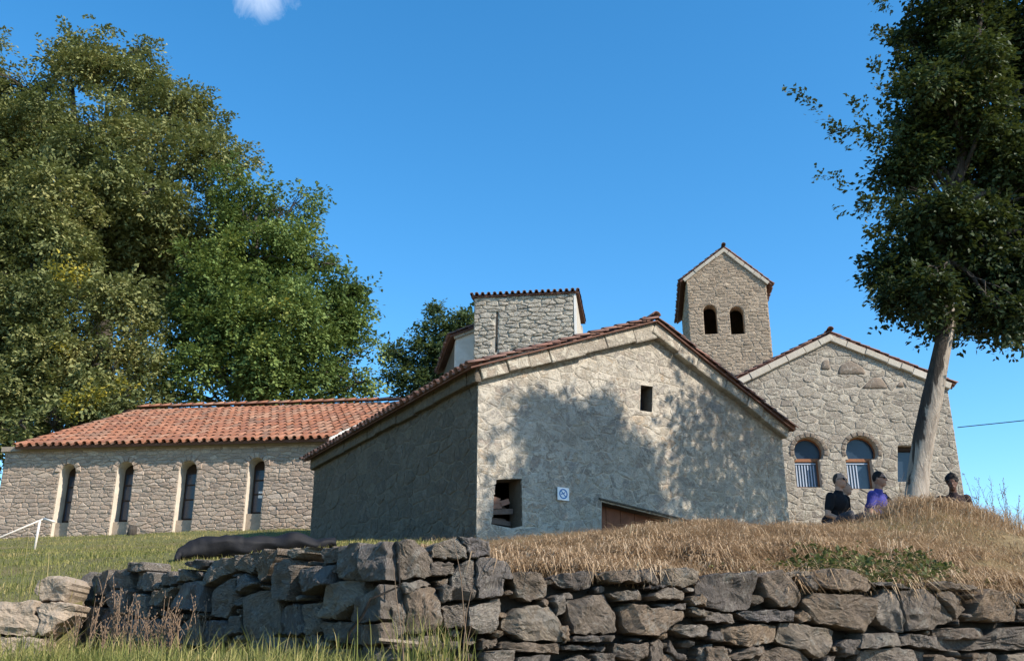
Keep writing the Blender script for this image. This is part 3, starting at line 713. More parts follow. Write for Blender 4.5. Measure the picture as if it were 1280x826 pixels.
build_run(rw, FR, polys, 0.0, 14.0, -.6, topR, M['rock'], attr_version('rock'), rr, filler=620, extra=[(0.02, -.55, 5.3, .05), (uR(1290), -.55, 14.0, v_lo)])
LL = (C0-LW_END).length
topL = lambda u: FLW.uv(100, 727)[1]+(FLW.uv(488, 681)[1]-FLW.uv(100, 727)[1])*min(1, max(0, u/LL))-.03
build_run(rw, FLW, tile_polys('E')+tile_polys('F'), 0.0, LL, -.3, topL, M['rock'], attr_version('rock'), rr, filler=260, extra=[(0, -.35, LL, topL(LL/2))])
print('wall', time.time()-T0)
# pale low wall at the left, faced to the sun
lw = thing('low_stone_wall', 'pale sunlit low stone wall at the lower left, beside the dark wall', 'wall', tuple(LOW_R))
pl = []
ox, oy, s_ = 0, 690, 6.075
for part in "-60,385,270,372,262,460,318,520,290,628,-60,620|272,420,400,380,588,400,560,470,440,560,340,640,310,600,330,520|-60,645,180,650,170,830,-60,830|190,640,330,655,300,830,180,830".split('|'):
    v = list(map(float, part.split(','))); pl.append([(ox+v[i]/s_, oy+v[i+1]/s_) for i in range(0, len(v), 2)])
rl = random.Random(5)
vt = FLO.uv(40, 752)[1]
for q in pl:
    vs, fs = rock_geo(FLO, [FLO.uv(x, y) for x, y in q], .06, rl, -.3, 30); mesh_obj('stone', vs, fs, M['pale_rock'], lw)
uL = FLO.uv(-8, 760)[0]
for c in rubble_cells([(-12, -.5), (uL, -.5), (uL, vt), (-12, vt)], [], .6, .3, rl):
    q = inset(c, .015)
    if q: vs, fs = rock_geo(FLO, q, .06, rl, -.2, 16); mesh_obj('stone', vs, fs, M['pale_rock'], lw)
cr = MB(); cr.prism([FLO.p(-12, -.9, -.08), FLO.p(-.3, -.9, -.08), FLO.p(-.3, vt-.04, -.08), FLO.p(-12, vt-.04, -.08)], -FLO.n, .35); cr.build('core', M['earth'], lw)
# boulder lying on it
fb = Frame(at_y(60, 740, 8.15), azW)
bp = [(310, 290), (345, 225), (400, 200), (540, 192), (598, 235), (575, 300), (525, 382), (350, 372)]
q = [fb.uv(x/6.075, 690+y/6.075) for x, y in bp]
vs, fs = rock_geo(fb, q, .16, rl, -.3, 30); bo = mesh_obj('boulder', vs, fs, M['pale_rock'])
tag(bo, 'rounded brown boulder lying on top of the pale low wall at its right end', 'rock')
print('low wall', time.time()-T0)

# ------------------------------------------------------------ buildings
def slab(root, a, b, z0, z1, inward, thick, mat, name='wall', z1b=None):
    """straight wall from a to b (ground points), given thickness to the inward side"""
    a, b = Vector((a[0], a[1], 0)), Vector((b[0], b[1], 0)); Z = Vector((0, 0, 1))
    m_ = MB(); m_.prism([a+Z*z0, b+Z*z0, b+Z*(z1b if z1b is not None else z1), a+Z*z1], Vector(inward), thick); return m_.build(name, mat, root)
def rake_stones(root, a, b, down, out, back, hgt, seg, mat, rnd, name='cornice_stone', prot=.14):
    """row of dressed stones along the line a-b, hanging `hgt` below it, standing proud of the wall"""
    a, b = Vector(a), Vector(b); d = b-a; L = d.length; d.normalize(); down = (down-d*down.dot(d)).normalized(); x = 0
    while x < L-.02:
        l = min(seg*rnd.uniform(.6, 1.45), L-x)
        if L-x-l < seg*.3: l = L-x
        p_ = prot*rnd.uniform(.85, 1.1); h = hgt*rnd.uniform(.9, 1.06); g = .006
        o = a+d*(x+g)-out*back
        m_ = MB(); ins = .012
        P0 = [o, o+d*(l-2*g), o+d*(l-2*g)+down*h, o+down*h]
        f1 = out*(back+p_-ins)
        P1 = [q+f1 for q in P0]; dd, uu = d*ins, -down*ins
        P2 = [P1[0]+out*ins+dd-uu, P1[1]+out*ins-dd-uu, P1[2]+out*ins-dd+uu*rnd.uniform(.5, 2.5), P1[3]+out*ins+dd+uu*rnd.uniform(.5, 2.5)]
        vs = P0+P1+P2; fs = [(3, 2, 1, 0)]
        for k in (0, 4):
            for i in range(4): j = (i+1) % 4; fs.append((k+i, k+j, k+4+j, k+4+i))
        fs.append((8, 9, 10, 11)); n = (vs[5]-vs[4]).cross(vs[7]-vs[4])
        if n.dot(out) < 0: fs = [f[::-1] for f in fs]
        mesh_obj(name, vs, fs, mat, root); x += l
def arch_poly(x0, x1, y0, ysp, n=10):
    """window outline: straight jambs x0..x1 from y0 to the springing ysp, half-round head"""
    r_ = (x1-x0)/2; c = (x0+x1)/2
    return [(x0, y0), (x1, y0)]+[(c+r_*math.cos(math.pi*i/n), ysp+r_*math.sin(math.pi*i/n)) for i in range(n+1)]

# --- the main stone house
HA = at_y(598, 462, 16.0); FH = Frame(HA, 56.5); ua, va = FH.uv(813, 411); ur = FH.uv(981, 590)[0]; vr = FH.uv(981, 536)[1]; vl = FH.uv(598, 466)[1]
S_AZ = -29.4; back = azv(S_AZ); inw = -FH.n
house = thing('stone_house', 'low rubble stone house in front, with tree shadow across its shallow gable', 'house', (HA.x, HA.y, 1.9))
rh_ = random.Random(21)
outer = [(0, .9), (ur, .9), (ur, vr), (ua, va), (0, vl)]
pu = lambda *pts: [FH.uv(*p) for p in pts]
hole_a = pu((617, 606), (621, 599), (652, 598), (653, 657), (640, 660), (614, 655), (617, 630))
win_s = pu((801, 481), (816, 483), (815, 515), (800, 513))
door = pu((752, 627), (838, 648), (838, 700), (752, 700))
wall_panel(house, FH, outer, [hole_a, win_s, door], .45, [M['front_mortar'], M['side_mortar']], 'wall', back, 1)
cells = rubble_cells(outer, [hole_a, win_s, door], .32, .185, rh_, .42, .6, .34)
vmin = FH.uv(600, 682)[1]
lay_stones(house, FH, cells, M['front_stone'], .005, .010, .09, rh_, .010, 290, attr_mat=attr_version('front_stone'), visible=lambda q: sum(p[1] for p in q)/len(q) > 1.6)
# side wall in shade
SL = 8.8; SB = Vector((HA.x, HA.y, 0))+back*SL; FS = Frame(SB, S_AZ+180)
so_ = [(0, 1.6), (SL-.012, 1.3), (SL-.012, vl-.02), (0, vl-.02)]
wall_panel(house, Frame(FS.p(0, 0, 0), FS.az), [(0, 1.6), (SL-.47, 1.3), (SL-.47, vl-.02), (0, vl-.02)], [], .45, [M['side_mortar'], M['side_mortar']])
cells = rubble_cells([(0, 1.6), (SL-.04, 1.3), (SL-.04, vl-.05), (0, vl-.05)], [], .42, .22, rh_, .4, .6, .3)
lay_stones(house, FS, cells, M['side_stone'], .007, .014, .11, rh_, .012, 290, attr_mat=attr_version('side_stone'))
RB = FH.p(ur, 0, 0)+back*SL
slab(house, FH.p(ur, 0, -.46), RB, .9, vr-.02, -FH.u, .45, M['side_mortar'])
bk = [FH.p(0.02, 1.5)+back*(SL-.02), FH.p(ur-.02, 1.5)+back*(SL-.02), FH.p(ur-.02, vr-.03)+back*(SL-.02), FH.p(ua, va-.03)+back*(SL-.02), FH.p(.02, vl-.03)+back*(SL-.02)]
m_ = MB(); m_.prism(bk, -back, .4); m_.build('wall', M['side_mortar'], house)
# raking cornice
oh = .16
aL, aA, aR = FH.p(-.10, vl-.02), FH.p(ua, va+.03), FH.p(ur+.13, vr-.07)
rake_stones(house, aL+Vector((0, 0, .16)), aA+Vector((0, 0, .06)), Vector((0, 0, -1)), FH.n, -.003, .30, .62, M['cornice'], rh_, prot=.17)
rake_stones(house, aR+Vector((0, 0, .07)), aA+Vector((0, 0, .06)), Vector((0, 0, -1)), FH.n, -.003, .27, .62, M['cornice'], rh_, prot=.17)
# eaves cornice along the side
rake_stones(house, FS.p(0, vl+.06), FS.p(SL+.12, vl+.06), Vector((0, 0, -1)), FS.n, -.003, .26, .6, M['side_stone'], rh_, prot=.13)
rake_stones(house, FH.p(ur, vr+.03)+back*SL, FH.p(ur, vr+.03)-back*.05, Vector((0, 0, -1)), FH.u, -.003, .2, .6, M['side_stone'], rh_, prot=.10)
# roof
zt = Vector((0, 0, 1)); f0 = -back*.24
apex = FH.p(ua, va+.115); eL = FH.p(0, vl+.115); eR = FH.p(ur, vr+.03)
upL = (apex-eL); upLn = upL.normalized(); oL = eL-upLn*.30+f0; lenL = upL.length+.30
upR = (apex-eR); upRn = upR.normalized(); oR = eR-upRn*.20+f0; lenR = upR.length+.20
ind = lambda c, r_, nc, nr: c <= 1 or r_ == 0
roof_slope(house, oL, back, upLn, SL+.38, lenL, .22, .46, M['old_tile'], attr_version('old_tile'), ind, rh_, thick=.025)
roof_slope(house, oR, back, upRn, SL+.38, lenR, .22, .46, M['old_tile'], attr_version('old_tile'), ind, rh_, thick=.025)
ridge_tiles(house, apex+f0+zt*.06, apex+back*(SL+.2)+zt*.06, .2, .45, M['old_tile'], rh_)
# lintel slab over the low doorway, its board door, things in the broken window
li = MB(); a, b = FH.uv(748, 624), FH.uv(872, 654); li.prism([FH.p(a[0], a[1], -.2), FH.p(b[0], b[1]-.01, -.2), FH.p(b[0], b[1]+.02, -.2), FH.p(a[0], a[1]+.03, -.2)], FH.n, .24); li.build('lintel', M['side_stone'], house)
dx0, dy0 = FH.uv(752, 700); dx1, dy1 = FH.uv(838, 626); dr = bpy.data.objects.new('door', None)
k = 5; dp = None
for i in range(k):
    m_ = MB(); w_ = (dx1-dx0)/k; m_.box(FH.p(dx0+i*w_+.006, dy0, -.30), FH.u*(w_-.012), zt*(dy1-dy0), FH.n*.04)
    o = m_.build('board' if dp else 'door', M['rust'], dp or house); dp = dp or o
hw = MB(); hw.prism([FH.p(*FH.uv(612, 590), -1.4), FH.p(*FH.uv(660, 590), -1.4), FH.p(*FH.uv(660, 668), -1.4), FH.p(*FH.uv(612, 668), -1.4)], -FH.n, .05); hw.build('dark_backing', M['dark_inside'], house)  # near-black sheet paints in the dark of the unlit room behind
for i, (x0, y0, x1, y1, w_) in enumerate([(617, 641, 650, 640, .09), (618, 650, 651, 655, .08), (621, 633, 640, 628, .07), (622, 646, 648, 649, .05), (628, 622, 648, 636, .06)]):
    a, b = FH.uv(x0, y0), FH.uv(x1, y1); m_ = MB(); o_ = FH.p(a[0], a[1], -.22-.04*i)
    d = FH.p(b[0], b[1], -.22-.04*i-.05*(i % 2))-o_; m_.box(o_, d, zt*w_, FH.n*(-.10)); m_.build('plank', M['plank'], house)
for (x, y, rz, w_, h_) in [(617, 634, .12, .30, .10), (619, 624, -.2, .22, .11), (634, 631, .35, .20, .09)]:
    a = FH.uv(x, y); m_ = MB(); cu, su = math.cos(rz), math.sin(rz)
    m_.box(FH.p(a[0], a[1], -.20), (FH.u*cu+zt*su)*w_, (zt*cu-FH.u*su)*h_, -FH.n*.12); m_.build('brick', M['brick'], house)
# little window: dark wooden frame and pane deep in the opening
a, b = FH.uv(801, 482), FH.uv(816, 514); wf = MB()
for (x0, y0, w_, h_) in ((a[0], b[1], .035, a[1]-b[1]), (b[0]-.035, b[1], .035, a[1]-b[1]), (a[0]+.037, b[1], b[0]-a[0]-.074, .035), (a[0]+.037, a[1]-.035, b[0]-a[0]-.074, .035)):
    wf.box(FH.p(x0, y0, -.30), FH.u*w_, zt*h_, FH.n*.04)
wf = wf.build('window', M['dark_wood'], house); m_ = MB(); m_.box(FH.p(a[0]+.03, b[1]+.03, -.29), FH.u*(b[0]-a[0]-.06), zt*(a[1]-b[1]-.06), FH.n*.01); m_.build('pane', M['glass'], wf)
# the sign
sc_u, sc_v = FH.uv(702, 617.5); sw_ = .125
m_ = MB(); m_.box(FH.p(sc_u-sw_, sc_v-sw_*.9, .045), FH.u*2*sw_, zt*sw_*1.8, FH.n*.008)
sign = thing('prohibition_sign', 'small square white sign with a blue crossed-out circle on the house front', 'sign', FH.p(sc_u, sc_v-.1, .03))
m_.build('panel', M['sign_white'], sign)
def disc_ring(fr, cu, cv, r0, r1, h0, dh, n=28, s0=0, s1=2*math.pi):
    m_ = MB()
    for i in range(n):
        a0, a1 = s0+(s1-s0)*i/n, s0+(s1-s0)*(i+1)/n
        m_.prism([fr.p(cu+r0*math.cos(a0), cv+r0*math.sin(a0), h0), fr.p(cu+r1*math.cos(a0), cv+r1*math.sin(a0), h0), fr.p(cu+r1*math.cos(a1), cv+r1*math.sin(a1), h0), fr.p(cu+r0*math.cos(a1), cv+r0*math.sin(a1), h0)], fr.n, dh)
    return m_
disc_ring(FH, sc_u, sc_v, .068, .090, .0535, .003).build('ring', M['sign_blue'], sign)
def bar(fr, cu, cv, ang, L, w_, h0, dh, mat, name, root):
    ca, sa = math.cos(ang), math.sin(ang); q = [(-L/2, -w_/2), (L/2, -w_/2), (L/2, w_/2), (-L/2, w_/2)]
    m_ = MB(); m_.prism([fr.p(cu+x*ca-y*sa, cv+x*sa+y*ca, h0) for x, y in q], fr.n, dh); return m_.build(name, mat, root)
bar(FH, sc_u, sc_v, -.78, .145, .016, .0535, .004, M['sign_blue'], 'slash', sign)
bar(FH, sc_u-.012, sc_v+.004, .35, .085, .016, .0535, .003, M['sign_blue'], 'pictogram', sign)
bar(FH, sc_u+.034, sc_v+.034, 1.1, .030, .010, .0535, .003, M['sign_blue'], 'pictogram', sign)
print('house', time.time()-T0)

# --- the long wing at the left
WE = at_y(420, 546, 28.0); FG = Frame(WE, 96.5); rg = random.Random(31)
wing = thing('long_stone_wing', 'long low rubble building with four tall slit windows under a red tile roof', 'building', FG.p(-5, 3.7))
ul = FG.uv(5, 580)[0]; vtop = FG.uv(400, 549)[1]-.02; vb = 3.3
wins = []
for (tx, ty, bx, by, w_) in [(86, 580, 70, 668, 20), (156, 577, 145, 667, 21), (234, 576, 225, 665, 22), (320, 572, 312, 657, 20)]:
    c = FG.uv(tx, ty); d = FG.uv(bx, by); hw_ = (w_/1200*29.5)/2*1.02; cx_ = (c[0]+d[0])/2+.05
    wins.append((cx_-hw_, cx_+hw_, d[1]-.15, c[1]-hw_))
holes = [arch_poly(a, b, c, d, 8) for a, b, c, d in wins]
outer = [(ul, vb), (.0, vb), (.0, vtop), (ul, vtop)]
wall_panel(wing, FG, outer, holes, .52, [M['wing_mortar'], M['plaster']])
cells = rubble_cells(outer, holes, .27, .105, rg, .25, .7, .2)
lay_stones(wing, FG, cells, M['wing_stone'], .007, .020, .08, rg, .006, 268, attr_mat=attr_version('wing_stone'), visible=lambda q: sum(p[1] for p in q)/len(q) > 3.62)
sh_ = MB()
for i, (a, b, c, d) in enumerate(wins):
    r_ = (b-a)/2; cx_ = (a+b)/2
    for j in range(7):
        a0, a1 = math.pi*j/7+.03, math.pi*(j+1)/7-.03
        q = [(cx_+r_*math.cos(a0), d+r_*math.sin(a0)), (cx_+(r_+.17)*math.cos(a0), d+(r_+.17)*math.sin(a0)), (cx_+(r_+.18)*math.cos(a1), d+(r_+.18)*math.sin(a1)), (cx_+r_*math.cos(a1), d+r_*math.sin(a1))]
        vs, fs = stone_geo(FG, ccw(q), .045, rg); mesh_obj('arch_stone', vs, fs, M['wing_stone'], wing)
    wd = MB(); wd.box(FG.p(a+.01, c, -.50), FG.u*(b-a-.02), zt*(d+r_-c), FG.n*.03); wo_ = wd.build('window', M['dark_wood'], wing)
    pn = MB(); pn.box(FG.p(a+.07, c+.62, -.465), FG.u*(b-a-.14), zt*(d-c-.66), FG.n*.01); pn.build('pane', M['glass'], wo_)
    for k in (.4, .72):
        mm_ = MB(); mm_.box(FG.p(a+.05, c+.6+(d-c-.6)*k, -.452), FG.u*(b-a-.1), zt*.04, FG.n*.02); mm_.build('glazing_bar', M['dark_wood'], wo_)
    sb = MB(); sb.box(FG.p(a+.003, c+.003, -.46), FG.u*(b-a-.006), zt*.52, FG.n*.30); sb.build('sill', M['wing_mortar'], wing)
    if i == 3:
        q = FG.uv(317, 615); nb_ = MB(); nb_.box(FG.p(q[0]-.02, q[1]-.1, -.45), FG.u*.19, zt*.2, FG.n*.006); nb_.build('notice', M['sign_white'], wo_)
# end walls and back
wup = azv(14.0); depth = 9.4
slab(wing, FG.p(-.02, 0, -.54), FG.p(-.02, 0, 0)+wup*depth, vb, vtop-.02, -FG.u, .5, M['wing_mortar'])
slab(wing, FG.p(ul+.52, 0, -.54), FG.p(ul+.52, 0, 0)+wup*depth, vb, vtop-.02, -FG.u, .5, M['wing_mortar'])
slab(wing, FG.p(ul, 0, 0)+wup*depth, FG.p(0, 0, 0)+wup*depth, vb, vtop-.02, -wup, .5, M['wing_mortar'])
zr = 8.95; hd = 5.5
# gable triangle, white rake
up1 = (wup*(hd)+zt*(zr-vtop-.16)); up1n = up1.normalized()
e0 = FG.p(ul+.5, vtop+.10); e1 = FG.p(-.10, vtop+.10)
g_ = MB(); g_.prism([FG.p(-.17, vtop-.02, -.02), FG.p(-.17, vtop-.02)+wup*depth, FG.p(-.17, zr-.25)+wup*hd], -FG.u, .4); g_.build('gable', M['plaster'], wing)
tr = MB(); o_ = e1-up1n*.26+FG.u*.003; tr.prism([o_-zt*.22, o_+zt*.03, o_+up1n*(up1.length+.26)+zt*.03, o_+up1n*(up1.length+.26)-zt*.22], FG.u, .07); tr.build('verge_board', M['white_trim'], wing)
# eaves cornice
cn = MB(); cn.box(FG.p(ul-.1, vtop-.13, .003), -FG.u*(ul-.1), zt*.15, FG.n*.10); cn.build('cornice', M['wing_mortar'], wing)
# nearest tiles are single things' parts, the rest one mesh
roof_slope(wing, e0-up1n*.33, FG.u, up1n, -ul-.60, up1.length+.33, .255, .66, M['tile'], attr_version('tile'), lambda c, r_, nc, nr: c > nc-27, rg, overlap=.86)
upb = (-wup*(depth-hd)+zt*(zr-vtop-.16)).normalized(); bl = math.hypot(depth-hd, zr-vtop-.16)+.3
bs_ = MB(); e2 = FG.p(ul-.25, vtop+.10)+wup*depth-upb*.3; bs_.box(e2, FG.u*(-ul-.60), upb*bl, zt*.1); bs_.build('roof_slab', M['roof_bed'], wing)
ridge_tiles(wing, e1+up1+zt*.12+FG.u*.02, e0+up1+zt*.12, .26, .5, M['tile'], rg)
print('wing', time.time()-T0)

# --- gabled hall at the right
FR2 = Frame(at_y(1037, 420, 28.0), 90.0); rq = random.Random(41)
hall = thing('gabled_stone_hall', 'tall gabled rubble hall with two horseshoe-arched windows behind the leaning tree', 'building', FR2.p(.5, 2.7))
U = FR2.uv
L_, A_, R_, RBt = U(924, 478), U(1037, 425), U(1184, 484), U(1207, 640)
outer = [(L_[0], 2.2), (RBt[0]+.04, 2.2), (R_[0], R_[1]), A_, L_]
def horseshoe(cx, cy, r_px, x0, x1, yb, ysp):
    c = U(cx, cy); r_ = abs(U(cx+r_px, cy)[0]-c[0]); a = U(x0, yb); b = U(x1, yb); s_ = U(x0, ysp)[1]
    pts = [(a[0], a[1]), (b[0], b[1]), (b[0], s_)]
    a0 = math.asin(max(-1, min(1, (s_-c[1])/r_)))
    for i in range(13):
        t_ = a0+(math.pi-2*a0)*i/12; pts.append((c[0]+r_*math.cos(t_), c[1]+r_*math.sin(t_)))
    pts.append((a[0], s_)); return pts, c, r_, a, b, s_
h1 = horseshoe(1011, 564.5, 18.5, 996, 1028, 609, 574); h2 = horseshoe(1077, 564.5, 20, 1061, 1094, 611, 574)
h3 = [U(1122, 602), U(1150, 602), U(1150, 557), U(1122, 557)]
wall_panel(hall, FR2, outer, [h1[0], h2[0], h3], .5, [M['hall_mortar'], M['hall_mortar']])
def circ(h): return [(h[1][0]+h[2]*math.cos(2*math.pi*i/12), h[1][1]+h[2]*math.sin(2*math.pi*i/12)) for i in range(12)]
def rect(h): return [h[3], h[4], (h[4][0], h[5]), (h[3][0], h[5])]
big = [[(1046, 468), (1050, 456), (1062, 450), (1078, 458), (1083, 468)], [(1074, 486), (1092, 471), (1102, 472), (1111, 486)], [(1025, 462), (1028, 450), (1036, 449), (1038, 463)], [(1119, 484), (1126, 475), (1132, 484)]]
bigp = [ccw([U(*p) for p in q]) for q in big]
cells = rubble_cells(outer, [circ(h1), rect(h1), circ(h2), rect(h2), h3]+bigp, .34, .19, rq, .4, .7, .34)
lay_stones(hall, FR2, cells, M['hall_stone'], .007, .018, .10, rq, .012, 276, attr_mat=attr_version('hall_stone'), visible=lambda q: sum(p[1] for p in q)/len(q) > 4.0)
M['brown_slab'] = stone_mat('brown_slab', [(.28, .215, .16), (.25, .20, .155)], spot=.5, bs=.8, smear=(.46, .41, .34), sm=(.55, .66))
for q in bigp:
    vs, fs = stone_geo(FR2, resample(inset(q, .01), .15, rq, .005), .035, rq, .1); mesh_obj('stone', vs, fs, M['brown_slab'], hall, True)
# horseshoe arch rings of small voussoirs
for h in (h1, h2):
    c, r_ = h[1], h[2]
    for j in range(11):
        a0, a1 = -.25+(math.pi+.5)*j/11+.02, -.25+(math.pi+.5)*(j+1)/11-.02
        q = [(c[0]+rr_*math.cos(t_), c[1]+rr_*math.sin(t_)) for rr_, t_ in ((r_+.005, a0), (r_+.13, a0), (r_+.14, a1), (r_+.005, a1))]
        vs, fs = stone_geo(FR2, ccw(q), .04, rq, .1); mesh_obj('arch_stone', vs, fs, M['brown_slab'], hall)
    # window: wooden frame, transom, panes, lattice of pale bars
    x0, x1, y0, sp = h[3][0], h[4][0], h[3][1], h[5]; top = c[1]+r_
    fr_ = MB(); hz = -.26
    fr_.box(FR2.p(x0, y0, hz), FR2.u*.05, zt*(sp-y0), FR2.n*.06); fr_.box(FR2.p(x1-.05, y0, hz), FR2.u*.05, zt*(sp-y0), FR2.n*.06)
    fr_.box(FR2.p(x0-.06, sp-.035, hz+.01), FR2.u*(x1-x0+.12), zt*.09, FR2.n*.07)
    fr_.box(FR2.p(x0+.052, y0, hz), FR2.u*(x1-x0-.104), zt*.045, FR2.n*.05)
    w_ = fr_.build('window', M['frame_wood'], hall)
    rn = disc_ring(FR2, c[0], c[1], r_-.045, r_+.02, hz, .05, 20, -.35, math.pi+.35); rn.build('frame', M['frame_wood'], w_)
    p1 = MB(); p1.box(FR2.p(x0+.03, y0, hz+.012), FR2.u*(x1-x0-.06), zt*(sp-y0), FR2.n*.008); p1.build('pane', M['hall_glass'], w_)
    p2 = MB(); p2.prism([FR2.p(c[0]+r_*math.cos(2*math.pi*i/20), c[1]+r_*math.sin(2*math.pi*i/20), hz+.012) for i in range(20)], FR2.n, .006); p2.build('pane', M['glass'], w_)
    for j in range(7):
        if h is h2 and j > 3: continue
        b_ = MB(); b_.box(FR2.p(x0+.09+(x1-x0-.2)*j/6.5, y0+.06, hz+.03), FR2.u*.034, zt*(sp-y0-.19), FR2.n*.015); b_.build('lattice_bar', M['white_bar'], w_)
    b_ = MB(); b_.box(FR2.p(x0+.06, sp-.11, hz+.05), FR2.u*(x1-x0-.12), zt*.03, FR2.n*.01); b_.build('lattice_rail', M['white_bar'], w_)
a, b = U(1122, 602), U(1150, 557); w_ = MB(); w_.box(FR2.p(a[0], a[1], -.3), FR2.u*(b[0]-a[0]), zt*(b[1]-a[1]), FR2.n*.02); w_ = w_.build('window', M['glass'], hall)
m_ = MB(); m_.box(FR2.p(a[0], b[1]-.12, -.275), FR2.u*(b[0]-a[0]), zt*.12, FR2.n*.12); m_.build('lintel', M['dark_wood'], w_)
hb = azv(2.0)
sd = 11.0
slab(hall, FR2.p(R_[0]+.02, 0, -.5), FR2.p(R_[0]+.02, 0, 0)+hb*sd, 2.2, R_[1]-.02, -FR2.u, .5, M['hall_mortar'])
slab(hall, FR2.p(L_[0]+.5, 0, -.5), FR2.p(L_[0]+.5, 0, 0)+hb*sd, 2.2, L_[1]-.02, -FR2.u, .5, M['hall_mortar'])
m_ = MB(); m_.prism([FR2.p(R_[0], 2.2)+hb*sd, FR2.p(*R_)+hb*sd, FR2.p(*A_)+hb*sd, FR2.p(*L_)+hb*sd, FR2.p(L_[0], 2.2)+hb*sd], -hb, .4); m_.build('wall', M['hall_mortar'], hall)
M['coping'] = stone_mat('pale_coping', [(0.572, 0.517, 0.429), (0.506, 0.451, 0.363), (0.616, 0.561, 0.473)], spot=.3, bs=.3, patina=(0.374, 0.33, 0.275))
tA = FR2.p(A_[0], A_[1]+.16); tL = FR2.p(L_[0]-.2, L_[1]+.02); tR = FR2.p(R_[0]+.12, R_[1]+.10)
rake_stones(hall, tL, tA, -zt, FR2.n, -.003, .20, .5, M['coping'], rq, prot=.12)
rake_stones(hall, tR, tA, -zt, FR2.n, -.003, .20, .5, M['coping'], rq, prot=.12)
for (ex, out_) in ((tL, -1), (tR, 1)):
    up_ = (tA-ex); un = up_.normalized(); o_ = ex-un*.12-hb*.10+zt*.02
    roof_slope(hall, o_, hb, un, sd+.2, up_.length+.12, .20, .42, M['old_tile'], attr_version('old_tile'), lambda c, r_, nc, nr: c == 0, rq, thick=.03)
ridge_tiles(hall, tA-hb*.24+zt*.08, tA+hb*sd+zt*.08, .2, .45, M['old_tile'], rq)
print('hall', time.time()-T0)

# --- bell tower
FT = Frame(at_y(857, 347, 40.0), 97.6); rt = random.Random(51); U = FT.uv; tb = azv(7.6); td = 5.4
tower = thing('bell_tower', 'square stone bell tower with gabled top and a pair of arched openings', 'tower', FT.p(1.7, 4))
L_, A_, R_ = U(858, 349), U(904.5, 314), U(957, 353)
outer = [(L_[0], 4.0), (R_[0], 4.0), R_, A_, L_]
def aw(x0, x1, yt, yb):
    a, b = U(x0, yb), U(x1, yb); t_ = U(x0, yt)[1]; return arch_poly(a[0], b[0], a[1], t_-(b[0]-a[0])/2, 8)
o1, o2 = aw(881, 898, 381, 418), aw(914, 932, 383, 418); o3 = [U(896.5, 466), U(899.5, 466), U(899.5, 456), U(896.5, 456)]
wall_panel(tower, FT, outer, [o1, o2, o3], .55, [M['tower_mortar'], M['tower_mortar']])
lay_stones(tower, FT, rubble_cells([(L_[0], 9.5), (R_[0], 9.5), R_, A_, L_], [o1, o2, o3], .30, .125, rt, .3, .7, .25), M['tower_stone'], .008, .022, .09, rt, .008, 290, attr_mat=attr_version('tower_stone'))
for s_, uu in ((0, L_[0]), (1, R_[0])):
    # side wall with its own opening
    a = FT.p(uu, 0, -.56); b = FT.p(uu, 0)+tb*td; slab(tower, a, b, 4.0, L_[1]-.02, FT.u*(1 if s_ == 0 else -1), .5, M['tower_mortar'])
    fs_ = Frame(b, FT.az+90) if s_ == 0 else Frame(FT.p(uu, 0), FT.az-90)
    cl = rubble_cells([(0, 9.5), (td-.05, 9.5), (td-.05, L_[1]-.05), (0, L_[1]-.05)], [], .36, .16, rt)
    mm = MB(); av = []
    for c in cl:
        q = inset(c, .012)
        if q: vs, fs = stone_geo(fs_, q, .025, rt); mm.add(vs, fs); av += [rt.random()]*len(fs)
    o = mm.build('stone', attr_version('tower_stone'), tower, False, 'stuff'); o.data.attributes.new('rnd', 'FLOAT', 'FACE').data.foreach_set('value', av)
m_ = MB(); m_.prism([FT.p(R_[0], 4)+tb*td, FT.p(*R_)+tb*td, FT.p(*A_)+tb*td, FT.p(*L_)+tb*td, FT.p(L_[0], 4)+tb*td], -tb, .4); m_.build('wall', M['tower_mortar'], tower)
m_ = MB(); m_.box(FT.p(.1, U(857, 421)[1], -td+.1), FT.u*(R_[0]-.2), zt*.12, FT.n*(td-.7)); m_.build('belfry_floor', M['dark_wood'], tower)
tA = FT.p(A_[0], A_[1]+.14); tL = FT.p(L_[0]-.18, L_[1]-.02); tR = FT.p(R_[0]+.16, R_[1]-.02)
rake_stones(tower, tL, tA, -zt, FT.n, -.003, .16, .45, M['coping'], rt, prot=.10); rake_stones(tower, tR, tA, -zt, FT.n, -.003, .16, .45, M['coping'], rt, prot=.10)
for ex in (tL, tR):
    up_ = tA-ex; un = up_.normalized(); roof_slope(tower, ex-un*.14-tb*.07+zt*.01, tb, un, td+.3, up_.length+.14, .20, .42, M['old_tile'], attr_version('old_tile'), lambda c, r_, nc, nr: c == 0 or r_ == 0, rt, thick=.06)
ridge_tiles(tower, tA-tb*.22+zt*.07, tA+tb*(td+.2)+zt*.07, .2, .45, M['old_tile'], rt)

# --- tall blind block of the church
FB = Frame(at_y(593, 369, 31.0), 97.0); rb = random.Random(61); U = FB.uv; bb = azv(7.0); bd_ = 4.6
block = thing('upper_church_block', 'pale blind stone block with a tiled top edge rising behind the house roof', 'building', FB.p(1.7, 4.5))
ub0, ub1 = 0.0, U(720, 368)[0]; vt_ = U(660, 370)[1]
crack = [U(619, 440), U(621.5, 440), U(623, 390), U(620.5, 390)]
outer = [(ub0, 4.2), (ub1, 4.2), (ub1, vt_), (ub0, vt_)]
wall_panel(block, FB, outer, [], .5, [M['block_mortar'], M['block_mortar']])
cells = rubble_cells([(ub0, 8.2), (ub1-.09, 8.2), (ub1-.09, vt_), (ub0, vt_)], [crack], .36, .13, rb, .35, .6, .25)
lay_stones(block, FB, cells, M['block_stone'], .008, .045, .1, rb, .014, 290, attr_mat=attr_version('block_stone'))
m_ = MB(); m_.prism([FB.p(*p, .002) for p in crack], FB.n, .006); m_.build('crack', M['earth'], block)
